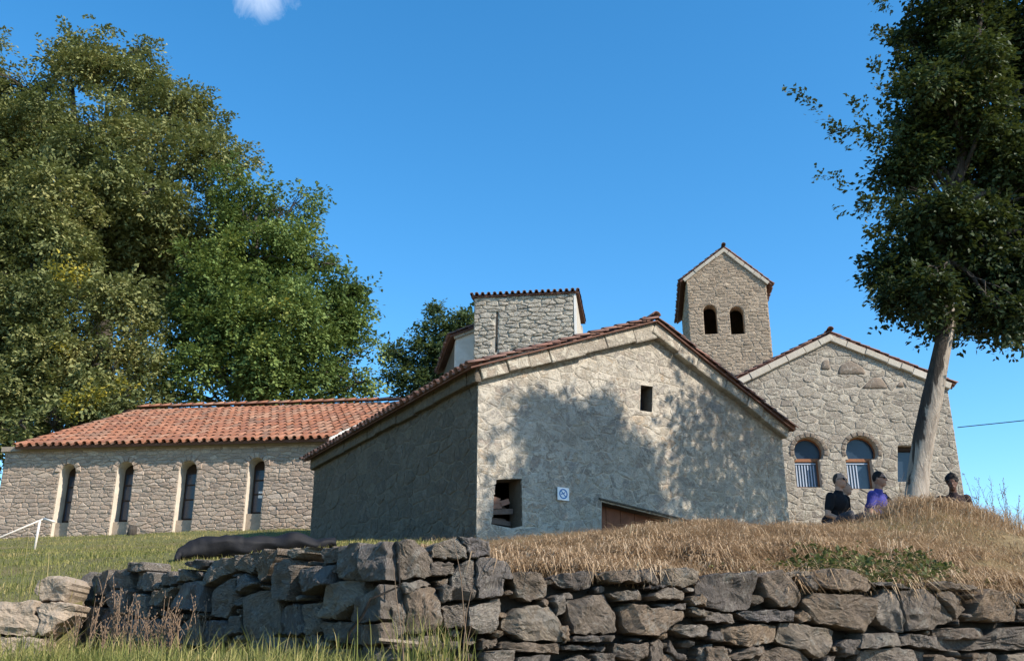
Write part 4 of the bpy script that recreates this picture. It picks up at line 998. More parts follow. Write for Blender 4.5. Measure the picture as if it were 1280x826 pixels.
m_ = MB(); m_.box(FB.p(ub1-.08, 4.2, .002), FB.u*.082, zt*(vt_-4.22), FB.n*.05); m_.build('corner_strip', M['white_trim'], block)
slab(block, FB.p(ub1-.002, 0, -.51), FB.p(ub1-.002, 0)+bb*bd_, 4.2, vt_-.02, -FB.u, .5, M['block_mortar'])
slab(block, FB.p(ub0+.002, 0, -.51), FB.p(ub0+.002, 0)+bb*bd_, 4.2, vt_-.02, FB.u, .5, M['block_mortar'])
slab(block, FB.p(ub0, 0)+bb*bd_, FB.p(ub1, 0)+bb*bd_, 4.2, vt_+.3, -bb, .5, M['block_mortar'])
bu = (bb*math.cos(R(7))+zt*math.sin(R(7)))
roof_slope(block, FB.p(ub0-.10, vt_+.05, .10), FB.u, bu, ub1+.20, bd_+.3, .21, .42, M['old_tile'], attr_version('old_tile'), lambda c, r_, nc, nr: r_ == 0 or c >= nc-1, rb, thick=.05)

# --- small side chapel left of it
FC = Frame(at_y(570, 421, 33.0), 80.0); rc = random.Random(71); U = FC.uv; cb = azv(-10.0)
chap = thing('side_chapel', 'little white-plastered gable end just left of the tall pale block', 'building', FC.p(1.2, 4.5))
a0 = U(570, 424); a1 = U(600, 412); wd_ = 2*(a1[0]-a0[0]); A_ = (a0[0]+1.35, a0[1]+(a1[1]-a0[1])/(a1[0]-a0[0])*1.35)
outer = [(0, 4.3), (2.7, 4.3), (2.7, a0[1]), A_, (0, a0[1])]
wall_panel(chap, FC, outer, [], .4, [M['white_trim'], M['white_trim']])
slab(chap, FC.p(0, 0, -.41), FC.p(0, 0)+cb*4.4, 4.3, a0[1]-.02, FC.u, .4, M['side_mortar'])
slab(chap, FC.p(2.7, 0, -.41), FC.p(2.7, 0)+cb*4.4, 4.3, a0[1]-.02, -FC.u, .4, M['side_mortar'])
slab(chap, FC.p(.0, 0)+cb*4.4, FC.p(2.7, 0)+cb*4.4, 4.3, a0[1]+.2, -cb, .4, M['side_mortar'])
tA = FC.p(A_[0], A_[1]+.16); tL = FC.p(-.12, a0[1]+.12); tR = FC.p(2.82, a0[1]+.12)
rake_stones(chap, tL, tA, -zt, FC.n, -.003, .17, .5, M['coping'], rc, prot=.1); rake_stones(chap, tR, tA, -zt, FC.n, -.003, .17, .5, M['coping'], rc, prot=.1)
for ex in (tL, tR):
    up_ = tA-ex; un = up_.normalized(); roof_slope(chap, ex-un*.14-cb*.16+zt*.01, cb, un, 4.8, up_.length+.14, .26, .48, M['old_tile'], attr_version('old_tile'), lambda c, r_, nc, nr: c == 0 or r_ == 0, rc, thick=.06)
print('buildings', time.time()-T0)

# ------------------------------------------------------------ trees
def fbm(P_, s):   # cheap smooth pseudo-noise, vectorised
    x, y, z = P_[:, 0]*s, P_[:, 1]*s, P_[:, 2]*s
    return (np.sin(x*1.7+1.3*np.sin(y*1.3+z))+np.sin(y*2.1+1.1*np.sin(z*1.6+x*.7))+np.sin(z*1.9+1.2*np.sin(x*1.1-y*.9)))/3
def leaves(name, Cc, U_, Wd, Lf, mat, root, rnd01, kind=None, fold=True):
    """leaf blades: centre, unit length direction, unit width direction, length"""
    n = len(Cc); L2 = Lf[:, None]*.5; W2 = Lf[:, None]*.27
    N_ = np.cross(U_, Wd)
    a = Cc-U_*L2; b = Cc+Wd*W2+N_*L2*.18; c = Cc+U_*L2; d = Cc-Wd*W2+N_*L2*.18
    V_ = np.stack([a, b, c, d], 1).reshape(-1, 3); i = np.arange(n)*4
    F_ = np.stack([i, i+1, i+2, i, i+2, i+3], 1).reshape(-1, 3)
    return np_mesh(name, V_, F_, mat, root, kind, np.repeat(rnd01, 2))
def unit(v): return v/np.maximum(np.linalg.norm(v, axis=1, keepdims=True), 1e-9)
def spray_leaves(cent, outd, nl, tl, ls, r_, flat=.8, droop=.25):
    """cent: twig root points, outd: twig directions; returns leaf arrays"""
    n = len(cent); out = unit(outd+r_.normal(0, .35, (n, 3))+np.array([0, 0, -droop]))
    up = unit(np.array([0, 0, 1.])+r_.normal(0, .35, (n, 3))); side = unit(np.cross(out, up)); up = np.cross(side, out)
    t_ = r_.uniform(-.1, 1, (n, nl)); s_ = r_.uniform(-1, 1, (n, nl)); TL = tl*r_.uniform(.6, 1.25, (n, 1))
    wid = (.42*(1.05-t_)+.08)*s_
    P_ = cent[:, None]+out[:, None]*(t_*TL)[..., None]+side[:, None]*(wid*TL)[..., None]+up[:, None]*((r_.normal(0, .10, (n, nl))-.18*t_*t_)*TL)[..., None]
    d = unit((out[:, None]*.75+side[:, None]*np.sign(s_)[..., None]*.8+up[:, None]*-.15+r_.normal(0, .30, (n, nl, 3))).reshape(-1, 3))
    nn = unit((up[:, None]*flat+r_.normal(0, .30, (n, nl, 3))).reshape(-1, 3)); w = unit(np.cross(nn, d))
    L_ = ls*r_.uniform(.65, 1.25, n*nl)
    return P_.reshape(-1, 3), d, w, L_
def lobes_px(Y, lst, sq=.75):
    out = []
    for l in lst:
        px, py, r_ = l[:3]; yy = Y+(l[3] if len(l) > 3 else 0); p = at_y(px, py, yy); out.append((p, r_*yy/1130, sq))
    return out
def crown(lobes, dens, nl, tl, ls, r_, shell=.45, gap=-.35, droop=.25, floor=None, clump=6):
    C_, O_ = [], []; sub = []
    for c, rad, sq in lobes:
        sub.append((c, rad*.60, sq))
        for _ in range(max(5, int(clump*rad))):
            d = unit(r_.normal(0, 1, (1, 3)))[0]*np.array([1, sq, .85]); sub.append((Vector(np.array(c)+d*rad*r_.uniform(.6, .98)), rad*r_.uniform(.2, .42), .8))
    for c, rad, sq in sub:
        n = max(6, int(dens*rad*rad)); d = unit(r_.normal(0, 1, (n, 3))); q = r_.uniform(shell**3, 1.0, n)**(1/3)
        amp = 1+.22*fbm(d*1.0+np.array(c)[None]*.31, 2.6)+.10*fbm(d+np.array(c)[None], 7)
        sc_ = np.array([1, sq, .88])
        P_ = np.array(c)[None]+d*sc_*(q*amp*rad*.93)[:, None]
        keep = (fbm(P_, .75)*.8+.5*fbm(P_, 2.3)) > gap
        C_.append(P_[keep]); O_.append((d*np.array([1, 1, .55])+np.array([0, 0, .15]))[keep])
    C_, O_ = np.concatenate(C_), np.concatenate(O_)
    if floor is not None:
        k = C_[:, 2] > floor; C_, O_ = C_[k], O_[k]
    return (C_, O_)+spray_leaves(C_, O_, nl, tl, ls, r_, droop=droop)
def limb_path(a, b, rnd, wig=.08, n=6, sag=.0):
    a, b = Vector(a), Vector(b); L = (b-a).length; pts = []
    for i in range(n+1):
        t_ = i/n; p = a.lerp(b, t_); k = math.sin(math.pi*t_)*L*wig
        pts.append(p+Vector((rnd.uniform(-k, k), rnd.uniform(-k, k), rnd.uniform(-k, k)*.5+math.sin(math.pi*t_)*L*.06-sag*t_*t_)))
    return pts
def tree(name, label, cat, base, top, tr_r, lobes, mats, dens, nl, tl, ls, seed, group=None, bark='dark_bark', droop=.25, gap=-.35, trunk_pts=None, trunk_rad=None, extra=None, clump=6, shell=.45, mi=1):
    rnd = random.Random(seed); r_ = np.random.default_rng(seed)
    root = thing(name, label, cat, base, group)
    m_ = MB(); base, top = Vector(base), Vector(top)
    pts = trunk_pts or limb_path(base-zt*.4, top, rnd, .03, 8); k = len(pts)
    rad = trunk_rad or [tr_r*(1.35 if i == 0 else 1)*(1-.8*i/(k-1)) for i in range(k)]
    m_.tube(pts, rad, 14); tk = m_.build('trunk', M[bark], root, True)
    bm_ = MB()
    for j, (c, rad_, sq) in enumerate(lobes):
        t_ = rnd.uniform(.3, .85); q = min(k-2, int(t_*(k-1))); cands = [i for i in range(1, k) if pts[i].z < c.z+.3*rad_ and i >= mi]; q = rnd.choice(cands[-3:]) if cands else mi
        p = pts[q]; r0 = min(rad[q]*.6, tr_r*.42)
        lp = limb_path(p, c, rnd, .07, 6); bm_.tube(lp, [r0*(1-.8*i/6) for i in range(7)], 7)
        for _ in range(7):
            s_ = rnd.choice(lp[2:]); d = Vector(unit(r_.normal(0, 1, (1, 3)))[0]); e = c+Vector((d.x, d.y*sq, d.z*.8))*rad_*rnd.uniform(.6, .92)
            l2 = limb_path(s_, e, rnd, .08, 4); bm_.tube(l2, [r0*.34*(1-.85*i/4) for i in range(5)], 5)
    bm_.build('limbs', M['dark_bark'], root, True)
    Cs, Os, P_, d, w, L_ = crown(lobes, dens, nl, tl, ls, r_, gap=gap, droop=droop, shell=shell, clump=clump)
    if extra is not None:
        e = [np.concatenate(x) for x in zip((P_, d, w, L_), extra)]; P_, d, w, L_ = e
    ns = len(P_); sp = np.repeat(r_.uniform(0, 1, ns//nl+1), nl)[:ns]
    rv = np.clip(.45+.30*fbm(P_, .6)+.40*(sp-.5)+.2*(r_.uniform(0, 1, ns)-.5), 0, 1)
    if isinstance(mats, str): leaves('foliage', P_, d, w, L_, M[mats], root, rv)
    else:
        mA, mB, fn = mats; s = fn(P_, r_); leaves('foliage', P_[~s], d[~s], w[~s], L_[~s], M[mA], root, rv[~s])
        if s.any(): leaves('yellow_foliage', P_[s], d[s], w[s], L_[s], M[mB], root, rv[s])
    return root
def yel(centers, rr_):
    cs = [(np.array(at_y(px, py, Y)), r_*Y/1130) for px, py, r_, Y in centers]
    def f(P_, r_):
        s = np.zeros(len(P_), bool)
        for c, q in cs: s |= (np.hypot(P_[:, 0]-c[0], P_[:, 2]-c[2]) < q*(1+.5*fbm(P_, 3)))
        return s & (r_.uniform(0, 1, len(P_)) < rr_)
    return f
gT = 'trees behind the long wing'
# tall olive-green tree, top left
tree('olive_green_tree', 'tallest olive-green tree at the far left behind the long wing', 'tree', (-17, 42, 5.0), tuple(at_y(90, 110, 42)), .55,
     lobes_px(42, [(30, 110, 58, 1), (95, 70, 48), (150, 95, 62), (60, 150, 70, -2), (205, 160, 62), (130, 190, 80, -2), (255, 195, 58), (185, 240, 85, -2), (70, 260, 95, -3), (262, 290, 60, 0), (10, 200, 80, 0), (240, 125, 28), (262, 150, 24, 1), (180, 60, 26), (-20, 90, 60), (125, 340, 95, 1), (215, 350, 80, 1), (-60, 200, 110), (-40, 330, 110)]),
     'leaf_olive', 84, 15, .85, .205, 101, gT, gap=-.33, shell=.3)
# nearer yellowish-olive tree, lower left
tree('yellowing_olive_tree', 'dull olive tree with yellowing sprays right against the left end of the tile roof', 'tree', (-18, 37.5, 4.6), tuple(at_y(40, 330, 37.5)), .42,
     lobes_px(37.5, [(40, 330, 75), (95, 390, 70, -1), (20, 430, 80, -1), (120, 455, 72, -1.2), (170, 470, 50, -1), (60, 490, 72, -1.5), (-30, 390, 90), (0, 530, 60, -2), (180, 420, 48, 0), (135, 500, 38, -1.5), (75, 290, 50), (-40, 500, 80, -1), (160, 494, 24, -2.8), (115, 506, 26, -3.2), (70, 518, 26, -3.6), (25, 530, 26, -4)]),
     ('leaf_olive', 'leaf_yellow', yel([(150, 512, 16, 36.5), (175, 500, 10, 36.5), (88, 445, 7, 36), (165, 478, 9, 36), (120, 528, 14, 36), (90, 338, 20, 36)], .55)), 100, 15, .8, .19, 102, gT, gap=-.33, shell=.3)
# green broad tree to the right of them
tree('green_broad_tree', 'fresh green broad tree whose crown slopes down behind the red tile roof', 'tree', (-10.5, 40, 4.8), tuple(at_y(320, 270, 40)), .5,
     lobes_px(40, [(300, 255, 52), (350, 262, 44), (322, 320, 68, -1), (378, 320, 42), (270, 350, 70, -1), (400, 375, 48), (345, 400, 75, -2), (430, 400, 40), (430, 445, 42), (385, 460, 60, -1), (300, 450, 75, -2), (250, 430, 62, -1.5), (225, 480, 50, -1.5), (445, 480, 30), (335, 485, 50, -2.5), (382, 245, 20), (412, 330, 22), (452, 360, 16)]),
     ('leaf_green', 'leaf_yellow', yel([(372, 395, 12, 38), (240, 395, 8, 38)], .12)), 104, 15, .8, .185, 103, gT, gap=-.33, shell=.3)
# distant tree in the gap
tree('bluish_green_tree', 'smaller bluish-green tree seen in the gap left of the pale church block', 'tree', (-4.2, 50, 5.2), tuple(at_y(550, 415, 50)), .32,
     lobes_px(50, [(548, 422, 30), (522, 445, 30), (572, 408, 26), (560, 455, 38), (588, 400, 20), (505, 468, 24), (525, 485, 32), (484, 484, 18), (578, 450, 36), (548, 386, 9), (495, 440, 12), (605, 420, 26), (545, 500, 40)]),
     'leaf_blue', 75, 14, .8, .23, 104, gT, gap=-.45, shell=.3)
print('trees', time.time()-T0)

# --- the leaning tree on the mound, right
YT = 12.8
tp = [(1143, 655, 23), (1149, 622, 20), (1153, 585, 18.5), (1157, 545, 18.5), (1163, 500, 18), (1170, 455, 15.5), (1180, 410, 14), (1184, 370, 12.5), (1190, 320, 11.5), (1196, 260, 11), (1206, 180, 9), (1215, 90, 7), (1222, 20, 5), (1226, -15, 3)]
tpts = [at_y(x, y, YT)+Vector((0, (.12*math.sin(i*.9)), 0)) for i, (x, y, w_) in enumerate(tp)]; trad = [w_*YT/1650 for x, y, w_ in tp]
rX = np.random.default_rng(77)
def twig_run(a, b, n, spread, ya=YT, yb=YT):
    A_, B_ = np.array(at_y(*a, ya)), np.array(at_y(*b, yb)); t_ = rX.uniform(0, 1, n); L = np.linalg.norm(B_-A_)
    d = (B_-A_)/L; c = A_+(B_-A_)*t_[:, None]+rX.normal(0, 1, (n, 3))*spread*(1-.75*t_)[:, None]+np.array([0, 0, .10*L])*(np.sin(math.pi*t_))[:, None]
    return spray_leaves(c, np.tile(d, (n, 1))*.9, 9, .22, .072, rX, droop=.15)
runs = [((1150, 195), (1088, 170), 60, .16, YT, YT-.6), ((1100, 178), (1045, 165), 26, .09, YT-.5, YT-.8), ((1060, 180), (992, 114), 16, .03, YT-.6, YT-1), ((1110, 165), (1092, 82), 16, .05, YT, YT-.3), ((1085, 160), (1062, 118), 9, .04, YT, YT-.3), ((1150, 270), (1080, 255), 40, .13, YT, YT-.7), ((1085, 258), (1022, 216), 15, .035, YT-.6, YT-1), ((1140, 290), (1052, 262), 20, .07, YT, YT-.9), ((1140, 70), (1098, 40), 26, .09, YT, YT-.4), ((1120, 10), (1096, 2), 12, .06, YT, YT-.4),
        ((1160, 330), (1082, 290), 26, .08, YT, YT-.7), ((1140, 360), (1088, 372), 30, .1, YT, YT-.5), ((1260, 395), (1262, 425), 26, .1, YT, YT-.5), ((1110, 390), (1150, 395), 18, .08, YT-.3, YT-.5)]
ex = [np.concatenate(x) for x in zip(*[twig_run(*r_) for r_ in runs])]
rt_lobes = lobes_px(YT, [(1180, 28, 52), (1245, 40, 62, .6), (1168, 100, 38, -.6), (1225, 120, 62, -.3), (1140, 205, 34, 0), (1185, 180, 52, .3), (1160, 255, 42, -.3), (1240, 210, 68, .4), (1195, 290, 60, 0), (1130, 318, 34, .2), (1122, 365, 27, .1), (1165, 352, 36, -.5), (1230, 345, 48, .2), (1285, 330, 62, 0), (1300, 240, 75, .5), (1300, 110, 80, .8), (1235, 382, 30, .4), (1275, 395, 28, .3), (1200, 335, 50, 1.0), (1340, 300, 70, .4), (1330, 200, 70, .5), (1260, 300, 50, 1), (1110, 340, 22, 0), (1250, 385, 30, -.3), (1215, 60, 50, -.5), (1135, 110, 18, 0), (1175, 385, 20, .6), (1150, 150, 26, .3), (1128, 45, 16, .2), (1210, 10, 45), (1290, 20, 60, .3), (1360, 60, 75, .3), (1375, 170, 80, .2), (1380, 270, 75, 0), (1350, 350, 60, .4), (1118, 375, 26, .1), (1165, 392, 26, 0), (1215, 398, 28, .2), (1262, 402, 24, 0), (1145, 165, 42, .2), (1125, 215, 34, .2), (1140, 270, 42, .2), (1125, 330, 38, 0), (1170, 70, 48, .2), (1200, 160, 55, .8), (1180, 300, 55, .6)], .85)
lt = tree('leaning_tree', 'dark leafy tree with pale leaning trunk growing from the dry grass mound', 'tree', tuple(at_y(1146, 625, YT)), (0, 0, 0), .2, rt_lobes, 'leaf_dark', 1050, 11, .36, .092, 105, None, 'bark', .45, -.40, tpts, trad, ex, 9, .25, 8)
# the next tree along, outside the frame: its shadow lies on the right half of the house front
zb = zg(12.6, 15.6); side_lobes = [(Vector((11.6+a*1.1, 15.6+b, c+.5)), q*1.08, .9) for a, b, c, q in [(0, 0, 8.2, 2.0), (-1.7, .3, 7.2, 1.5), (1.6, -.2, 7.4, 1.6), (-1.0, -.4, 9.6, 1.4), (.9, .5, 9.9, 1.5), (-.1, 0, 10.9, 1.1), (-1.6, .2, 5.6, 1.2), (1.3, -.4, 5.5, 1.3), (0, .6, 5.2, 1.2), (-2.3, 0, 8.6, 1.0), (2.4, 0, 9, 1.1)]]
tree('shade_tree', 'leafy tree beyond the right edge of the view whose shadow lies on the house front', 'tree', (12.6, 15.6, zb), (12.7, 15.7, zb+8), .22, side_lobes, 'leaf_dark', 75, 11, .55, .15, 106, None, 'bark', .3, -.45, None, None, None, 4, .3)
print('right tree', time.time()-T0)

# ------------------------------------------------------------ grass and weeds
def behind_wall(x, y, m_=.30):
    a = (x-C0.x)*FR.n.x+(y-C0.y)*FR.n.y < -m_; b = (x-LW_END.x)*FLW.n.x+(y-LW_END.y)*FLW.n.y < -m_
    c = (x-LOW_R.x)*FLO.n.x+(y-LOW_R.y)*FLO.n.y < -m_
    return (a & b & (x >= LW_END.x)) | (c & (x < LW_END.x))
def in_poly(x, y, P_):
    r_ = np.zeros(len(x), bool); n = len(P_)
    for i in range(n):
        x1, y1 = P_[i][:2]; x2, y2 = P_[(i+1) % n][:2]
        c = ((y1 > y) != (y2 > y)) & (x < (x2-x1)*(y-y1)/(y2-y1+1e-12)+x1); r_ ^= c
    return r_
foot_house = [FH.p(0, 0)[:2], FH.p(ur, 0)[:2], (FH.p(ur, 0)+back*SL)[:2], (FH.p(0, 0)+back*SL)[:2]]
foot_wing = [FG.p(ul, 0)[:2], FG.p(0, 0)[:2], (FG.p(0, 0)+wup*9)[:2], (FG.p(ul, 0)+wup*9)[:2]]
def blades(name, n, region, zf, hgt, wid, bend, mat, label, cat_cond, seed, lean=(0, 0), clump=2.5, attr_shift=None, sub=3):
    """region: function(rng,n)->x,y ; each blade two bent segments"""
    r_ = np.random.default_rng(seed); x, y = region(r_, n); k = cat_cond(x, y, r_); x, y = x[k], y[k]; n = len(x)
    z = zf(x, y); cl = fbm(np.stack([x, y, x*0], 1), clump)
    h = hgt*np.clip(r_.lognormal(-.12, .4, n)*(1+.45*cl), .25, 2.4); a = r_.uniform(0, 2*math.pi, n)+1.4*fbm(np.stack([x, y, x*0+5], 1), 1.7)
    bd = bend*h*r_.uniform(.3, 1.4, n); dx, dy = np.cos(a)*bd+lean[0]*h, np.sin(a)*bd+lean[1]*h
    wx, wy = -np.sin(a+.5)*wid*.5, np.cos(a+.5)*wid*.5; w = r_.uniform(.6, 1.4, n); wx, wy = wx*w, wy*w
    p0 = np.stack([x, y, z-.01], 1); p1 = p0+np.stack([dx*.28, dy*.28, h*.55], 1); p2 = p0+np.stack([dx, dy, h*(1-.35*np.clip(bd/h, 0, 1.6))], 1)
    s_ = np.stack([wx, wy, 0*wx], 1)
    V_ = np.stack([p0-s_, p0+s_, p1+s_*.8, p1-s_*.8, p2], 1).reshape(-1, 3); i = np.arange(n)*5
    F_ = np.stack([i, i+1, i+2, i, i+2, i+3, i+3, i+2, i+4], 1).reshape(-1, 3)
    rv = np.clip(r_.uniform(0, 1, n)*.65+.175+.3*cl+(attr_shift(x, y) if attr_shift else 0), 0, 1)
    o = np_mesh(name, V_, F_, M[mat], None, 'stuff', np.repeat(rv, 3)); o['label'] = label; o['category'] = 'grass'; return o
def polar(t0, t1, r0, r1, p=.7):
    def f(r_, n):
        th = R(1)*r_.uniform(t0, t1, n); u = r_.uniform(0, 1, n)**(1/p) if p < 1 else r_.uniform(0, 1, n)
        rr_ = np.empty(n); 
        rr_ = r0+(r1-r0)*u
        return rr_*np.sin(th), rr_*np.cos(th)
    return f
def dryf(x, y): return sstep(-1.2, .6, x+.25*(y-7)*0+.5*np.sin(y*1.3))
notin = lambda x, y: ~in_poly(x, y, foot_house) & ~in_poly(x, y, foot_wing) & (np.hypot(x-5.35, y-12.8) > .3)
def c_dry(x, y, r_): return behind_wall(x, y) & notin(x, y) & (r_.uniform(0, 1, len(x)) < dryf(x, y))
def c_green(x, y, r_): return behind_wall(x, y) & notin(x, y) & (r_.uniform(0, 1, len(x)) > dryf(x, y)-.04)
blades('dry_grass', 190000, polar(-8, 36, 6.4, 19, .75), z_high, .10, .007, 2.3, 'grass_dry', 'dry straw-coloured grass matted over the bank right of the wall corner', lambda x, y, r_: c_dry(x, y, r_) & (fbm(np.stack([x, y, x*0], 1), 2.4)+.25*r_.normal(0, 1, len(x)) > -.62), 201, (-.12, -.25), 2.2, lambda x, y: .30*fbm(np.stack([x, y, x*0+3], 1), 1.1))
blades('tall_dry_grass', 14000, polar(12, 36, 8.5, 16.5, .8), z_high, .26, .0065, .9, 'grass_dry', 'taller dry grass standing on the crest round the tree foot',
       lambda x, y, r_: behind_wall(x, y) & notin(x, y) & ((np.hypot((x-5.3)/1.3, (y-12.5)/1.1) < 1+.4*r_.normal(0, 1, len(x))) | (x > 6.2)) & ((x/y < .30) | (x/y > .39)), 202, (.1, -.1), 3)
blades('short_grass', 140000, polar(-40, 3, 7.8, 31, .8), z_high, .05, .008, .9, 'grass_green', 'short green and straw lawn sloping up to the long wing', c_green, 203, (0, 0), 1.2, lambda x, y: .25*fbm(np.stack([x, y, x*0], 1), .8)+.1)
blades('wall_foot_grass', 26000, polar(-32, 2.5, 3.6, 7.9, 1), z_low, .13, .0055, .6, 'grass_green', 'green and yellowish grass in the foreground at the foot of the shaded wall', lambda x, y, r_: ~behind_wall(x, y, -.03), 204, (0, 0), 2)
def tussocks(name, label, nt_, per, px0, px1, t0, t1, L, mat, seed, colr=(0, 1)):
    r_ = np.random.default_rng(seed); u = r_.uniform(FR.uv(px0, 735)[0], FR.uv(px1, 735)[0], nt_); q = r_.uniform(t0, t1, nt_)
    cx_ = C0.x+FR.u.x*u-FR.n.x*q; cy_ = C0.y+FR.u.y*u-FR.n.y*q; n = nt_*per; big = np.repeat(r_.uniform(.55, 1.25, nt_), per)
    x = np.repeat(cx_, per)+r_.normal(0, .06, n); y = np.repeat(cy_, per)+r_.normal(0, .06, n); z = z_high(x, y)
    a = r_.uniform(0, 2*math.pi, n); out = r_.uniform(.3, 1.5, n); dx = np.cos(a)*out+FR.n.x*.55; dy = np.sin(a)*out+FR.n.y*.55
    l = L*big*r_.uniform(.5, 1.1, n); w = .0035*r_.uniform(.7, 1.6, n); p0 = np.stack([x, y, z-.02], 1); D = np.stack([dx, dy, 0*dx], 1)
    p1 = p0+D*(l*.28)[:, None]+np.stack([0*l, 0*l, l*.42], 1); p2 = p0+D*(l*.6)[:, None]+np.stack([0*l, 0*l, l*.44], 1); p3 = p0+D*(l*.9)[:, None]+np.stack([0*l, 0*l, l*r_.uniform(-.2, .4, n)], 1)
    s_ = np.stack([-np.sin(a+.4)*w, np.cos(a+.4)*w, 0*w], 1)
    V_ = np.stack([p0-s_, p0+s_, p1+s_, p1-s_, p2+s_*.8, p2-s_*.8, p3], 1).reshape(-1, 3); i = np.arange(n)*7
    F_ = np.stack([i, i+1, i+2, i, i+2, i+3, i+3, i+2, i+4, i+3, i+4, i+5, i+5, i+4, i+6], 1).reshape(-1, 3)
    rv = np.clip(np.repeat(r_.uniform(colr[0], colr[1], nt_), per)*.6+r_.uniform(0, .4, n), 0, .97)
    o = np_mesh(name, V_, F_, M[mat], None, 'stuff', np.repeat(rv, 5)); o['label'] = label; o['category'] = 'grass'
tussocks('grass_tussocks', 'shaggy golden tussocks drooping along the top of the sunlit wall', 360, 95, 625, 1330, .16, 1.5, .27, 'grass_dry', 211)
tussocks('bank_tussocks', 'scattered golden tussocks over the upper dry bank', 420, 60, 640, 1400, 1.4, 5.5, .20, 'grass_dry', 212, (.2, 1))
def heap(name, label, n, cx_, cy_, sx_, sy_, L, seed):
    r_ = np.random.default_rng(seed); x = cx_+r_.normal(0, sx_, n); y = cy_+r_.normal(0, sy_, n); z = z_high(x, y); a = r_.uniform(0, 2*math.pi, n); out = r_.uniform(.3, 1.5, n)
    l = L*r_.uniform(.4, 1.15, n); w = .0035*r_.uniform(.7, 1.6, n); D = np.stack([np.cos(a)*out, np.sin(a)*out, 0*a], 1); p0 = np.stack([x, y, z-.02], 1)
    up_ = lambda f: np.stack([0*l, 0*l, l*f], 1); p1 = p0+D*(l*.25)[:, None]+up_(.5); p2 = p0+D*(l*.55)[:, None]+up_(.62); p3 = p0+D*(l*.85)[:, None]+up_(r_.uniform(.1, .6, n))
    s_ = np.stack([-np.sin(a+.4)*w, np.cos(a+.4)*w, 0*w], 1)
    V_ = np.stack([p0-s_, p0+s_, p1+s_, p1-s_, p2+s_*.8, p2-s_*.8, p3], 1).reshape(-1, 3); i = np.arange(n)*7
    F_ = np.stack([i, i+1, i+2, i, i+2, i+3, i+3, i+2, i+4, i+3, i+4, i+5, i+5, i+4, i+6], 1).reshape(-1, 3)
    o = np_mesh(name, V_, F_, M['grass_dry'], None, 'stuff', np.repeat(r_.uniform(.1, .95, n), 5)); o['label'] = label; o['category'] = 'grass'
heap('heaped_dry_grass', 'tangled dry grass heaped round the foot of the leaning tree', 6500, 5.5, 12.3, .34, .2, .30, 213)
# broad leafy weeds over the right part of the wall
r_ = np.random.default_rng(205)
def weeds(name, label, n, px0, px1, t0, t1, ls, mat, nl=7, h=.16):
    u = r_.uniform(FR.uv(px0, 735)[0], FR.uv(px1, 735)[0], n); q = r_.uniform(t0, t1, n)
    x = C0.x+FR.u.x*u-FR.n.x*q; y = C0.y+FR.u.y*u-FR.n.y*q; k = (fbm(np.stack([x, y, x*0], 1), 2.9) > -.15); x, y = x[k], y[k]
    z = z_high(x, y)+r_.uniform(0, h, len(x)); c = np.stack([x, y, z], 1); o_ = r_.normal(0, 1, (len(x), 3))*np.array([1, 1, .4])+np.array([FR.n.x*.6, FR.n.y*.6, .7])
    P_, d, w, L_ = spray_leaves(c, o_, nl, .12, ls, r_, droop=0); o = leaves(name, P_, d, w, L_, M[mat], None, np.clip(r_.uniform(0, 1, len(P_)), 0, 1), 'stuff'); o['label'] = label; o['category'] = 'weeds'; return o
weeds('leafy_weeds', 'dark green leafy weeds hanging over the wall top below the tree', 950, 1030, 1268, .06, 1.1, .05, 'weed_leaf')
weeds('low_weeds', 'low patch of light green weeds behind the wall top right of centre', 110, 920, 1050, .12, .4, .05, 'weed_leaf', 7, .06)
print('grass', time.time()-T0)
# dry stalks at the foot of the shaded wall and wisps against the sky
rs_ = random.Random(88); ORD = ['first', 'second', 'third', 'fourth', 'fifth', 'sixth', 'seventh', 'eighth', 'ninth', 'tenth', 'eleventh', 'twelfth', 'thirteenth', 'fourteenth']
def stalk_plant(name, label, cat, x, y, z, h, n, rnd, group=None, mat='straw', heads=True, lean=.25, leafy=False):
    m_ = MB(); hd_ = MB()
    for i in range(n):
        a = rnd.uniform(0, 6.28); l = h*rnd.uniform(.6, 1.05); d = Vector((math.cos(a), math.sin(a), 0))*lean*rnd.uniform(.1, 1)
        pts = [Vector((x, y, z-.03))+d*l*(t_**1.5)+zt*l*t_+Vector((rnd.uniform(-.008, .008), rnd.uniform(-.008, .008), 0)) for t_ in (0, .25, .5, .75, 1)]
        w_ = .004 if heads else .0035; m_.tube(pts, [w_, w_*.9, w_*.75, w_*.6, w_*.35], 4)
        if heads:
            for k in range(int(14*l/.6)):
                t_ = rnd.uniform(.35, 1); j = min(3, int(t_*4)); p = pts[j].lerp(pts[j+1], t_*4-j); q = p+Vector((rnd.uniform(-.02, .02), rnd.uniform(-.02, .02), rnd.uniform(0, .025)))
                hd_.ball(q, (.005, .005, .008), 4, 3)
            for k in range(3):
                t_ = rnd.uniform(.3, .8); j = min(3, int(t_*4)); p = pts[j].lerp(pts[j+1], t_*4-j); q = p+Vector((rnd.uniform(-.07, .07), rnd.uniform(-.05, .05), rnd.uniform(.05, .12)))
                m_.tube([p, (p+q)/2+zt*.01, q], [.0025, .002, .001], 3)
    root = thing(name, label, cat, (x, y, z), group); m_.build('stem', M[mat], root)
    if hd_.v: hd_.build('seed_head', M[mat], root, False, 'stuff')
    return root
